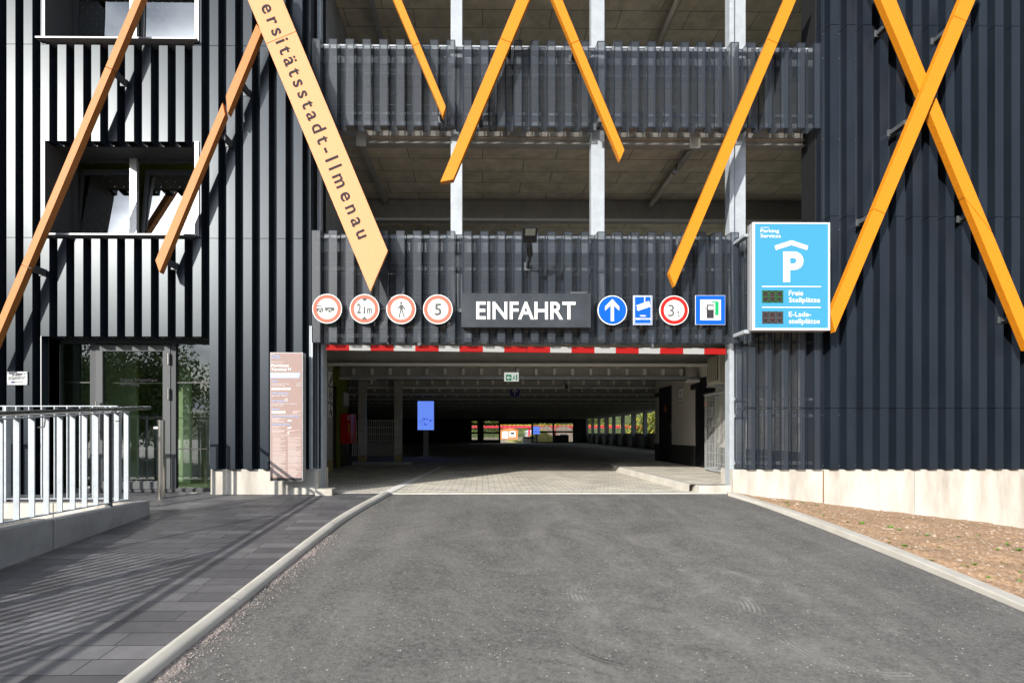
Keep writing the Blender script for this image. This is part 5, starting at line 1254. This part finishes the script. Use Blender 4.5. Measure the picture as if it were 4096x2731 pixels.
# red footbridge
t = thing('footbridge', (5, 92, 2), 'long red steel footbridge with yellow railing behind the hall', 'bridge')
yb_ = 92
zbb = lambda v: Z(v, yb_, 2060)
obj('girder', G().box(-8, 34, yb_, yb_+1.5, zbb(1711), zbb(1703)), M['redpaint'], t)
g = G().box(-8, 34, yb_, yb_+.04, zbb(1699.5), zbb(1698.5))
x = -8
while x < 34: g.box(x, x+.07, yb_-.02, yb_+.03, zbb(1703), zbb(1698)); x += .75
obj('railing', g, M['rail_yellow'], t)
g = G()
for x in (-6, 8.2, 30): g.box(x, x+.35, yb_+.5, yb_+.9, -.5, zbb(1711))
obj('pier', g, M['redpaint'], t)
# arches right of exit
ya_ = 75
t = thing('brick_arches', (11, ya_, -.3), 'red brick wall with two round arch roofs behind the right far grille', 'building')
for u0, u1, v in ((2160, 2212, 1703), (2225, 2290, 1704)):
    a_, b_ = X(u0, ya_), X(u1, ya_); zt = Z(v, ya_, 2200); n = 14
    pl = [(a_, -.5), (b_, -.5)]+[((a_+b_)/2+(b_-a_)/2*math.cos(math.pi*i/n), zt-.75+.75*math.sin(math.pi*i/n)) for i in range(n+1)]
    obj('wall', G().prism(pl, ya_, ya_+6), M['redbrick'], t)
obj('opening', G().box(X(2240, ya_), X(2268, ya_), ya_-.05, ya_-.01, -.5, .8), M['black'], t)
# dry grass mound and container
g = G(); rr = random.Random(5)
ym = 66
def mz(x, y): return -.35+1.55*math.exp(-((x-7.6)/1.5)**2-((y-68)/5)**2)
g = sheet(G(), [3+i*.35 for i in range(24)], [58+i for i in range(20)], mz)
obj('grass_mound', g, M['grass_dry'], at=(0, 0, 0), kind='structure', smooth=True)
g = G()
for k in range(2500):
    x = rr.uniform(3.4, 10); y = rr.uniform(60, 74); z0 = mz(x, y); h = rr.uniform(.15, .5); a = rr.uniform(-.1, .1)
    g.face([(x-.03, y, z0), (x+.03, y, z0), (x+a, y+.05, z0+h)])
obj('tall_grass', g, mat('straw', (.42, .33, .12), .9, noise=(.8, (.25, .28, .06), .4, .6)), at=(0, 0, 0), label='tall dry grass growing on the mound outside the far exit', cat='grass', kind='stuff')
yc = 54; cx0, cx1 = X(2091, yc), X(2140, yc)
t = thing('waste_container', ((cx0+cx1)/2, yc, -.15), 'pale waste container with dark ribbed lid outside the far exit', 'container')
obj('body', G().prism([(cx0+.06, -.15), (cx1-.06, -.15), (cx1, Z(1755, yc, 2100)), (cx0, Z(1755, yc, 2100))], yc, yc+1), M['bin'], t)
obj('lid', G().prism([(cx0, Z(1754, yc, 2100)), (cx1, Z(1754, yc, 2100)), (cx1-.1, Z(1746.5, yc, 2100)), (cx0+.12, Z(1746.5, yc, 2100))], yc-.03, yc+1.03), M['binlid'], t)
obj('label_plate', G().box(cx0+.3, cx1-.35, yc-.01, yc-.003, Z(1763, yc, 2100), Z(1758, yc, 2100)), mat('pink label', (.7, .5, .45), .5), t)
t = thing('grey_shed', (8, 130, -.5), 'low grey roofed shed right of the dry grass mound', 'building')
a_, b_ = X(2100, 110), X(2145, 110)
obj('wall', G().box(a_+.3, b_, 110, 114, -.5, Z(1727, 110, 2100)), M['alu'], t); obj('roof', G().prism([(a_, Z(1728, 110, 2100)), (b_+.3, Z(1728, 110, 2100)), (b_, Z(1717, 110, 2100)), (a_+.8, Z(1719, 110, 2100))], 109.8, 114.2), M['roofgrey'], t)

# ================================================================== BEHIND THE CAMERA (mirrored in the glass)
GM = 'trees opposite the facade'
for k, (x, y, h, rd) in enumerate(((-23, -18, 8.0, 4.2), (-19.0, -27, 7.6, 3.4), (-33, -22, 8.5, 4.6), (-29.5, -25, 7.2, 3.6))):
    tree(x, y, -.95, h, rd, M['leaf'], ['broad leafy tree mirrored in the glass door', 'leafy tree mirrored in the pane right of the door', 'leafy tree mirrored in the left door pane', 'smaller leafy tree mirrored between the door panes'][k], 60+k, GM, 17000, .15)
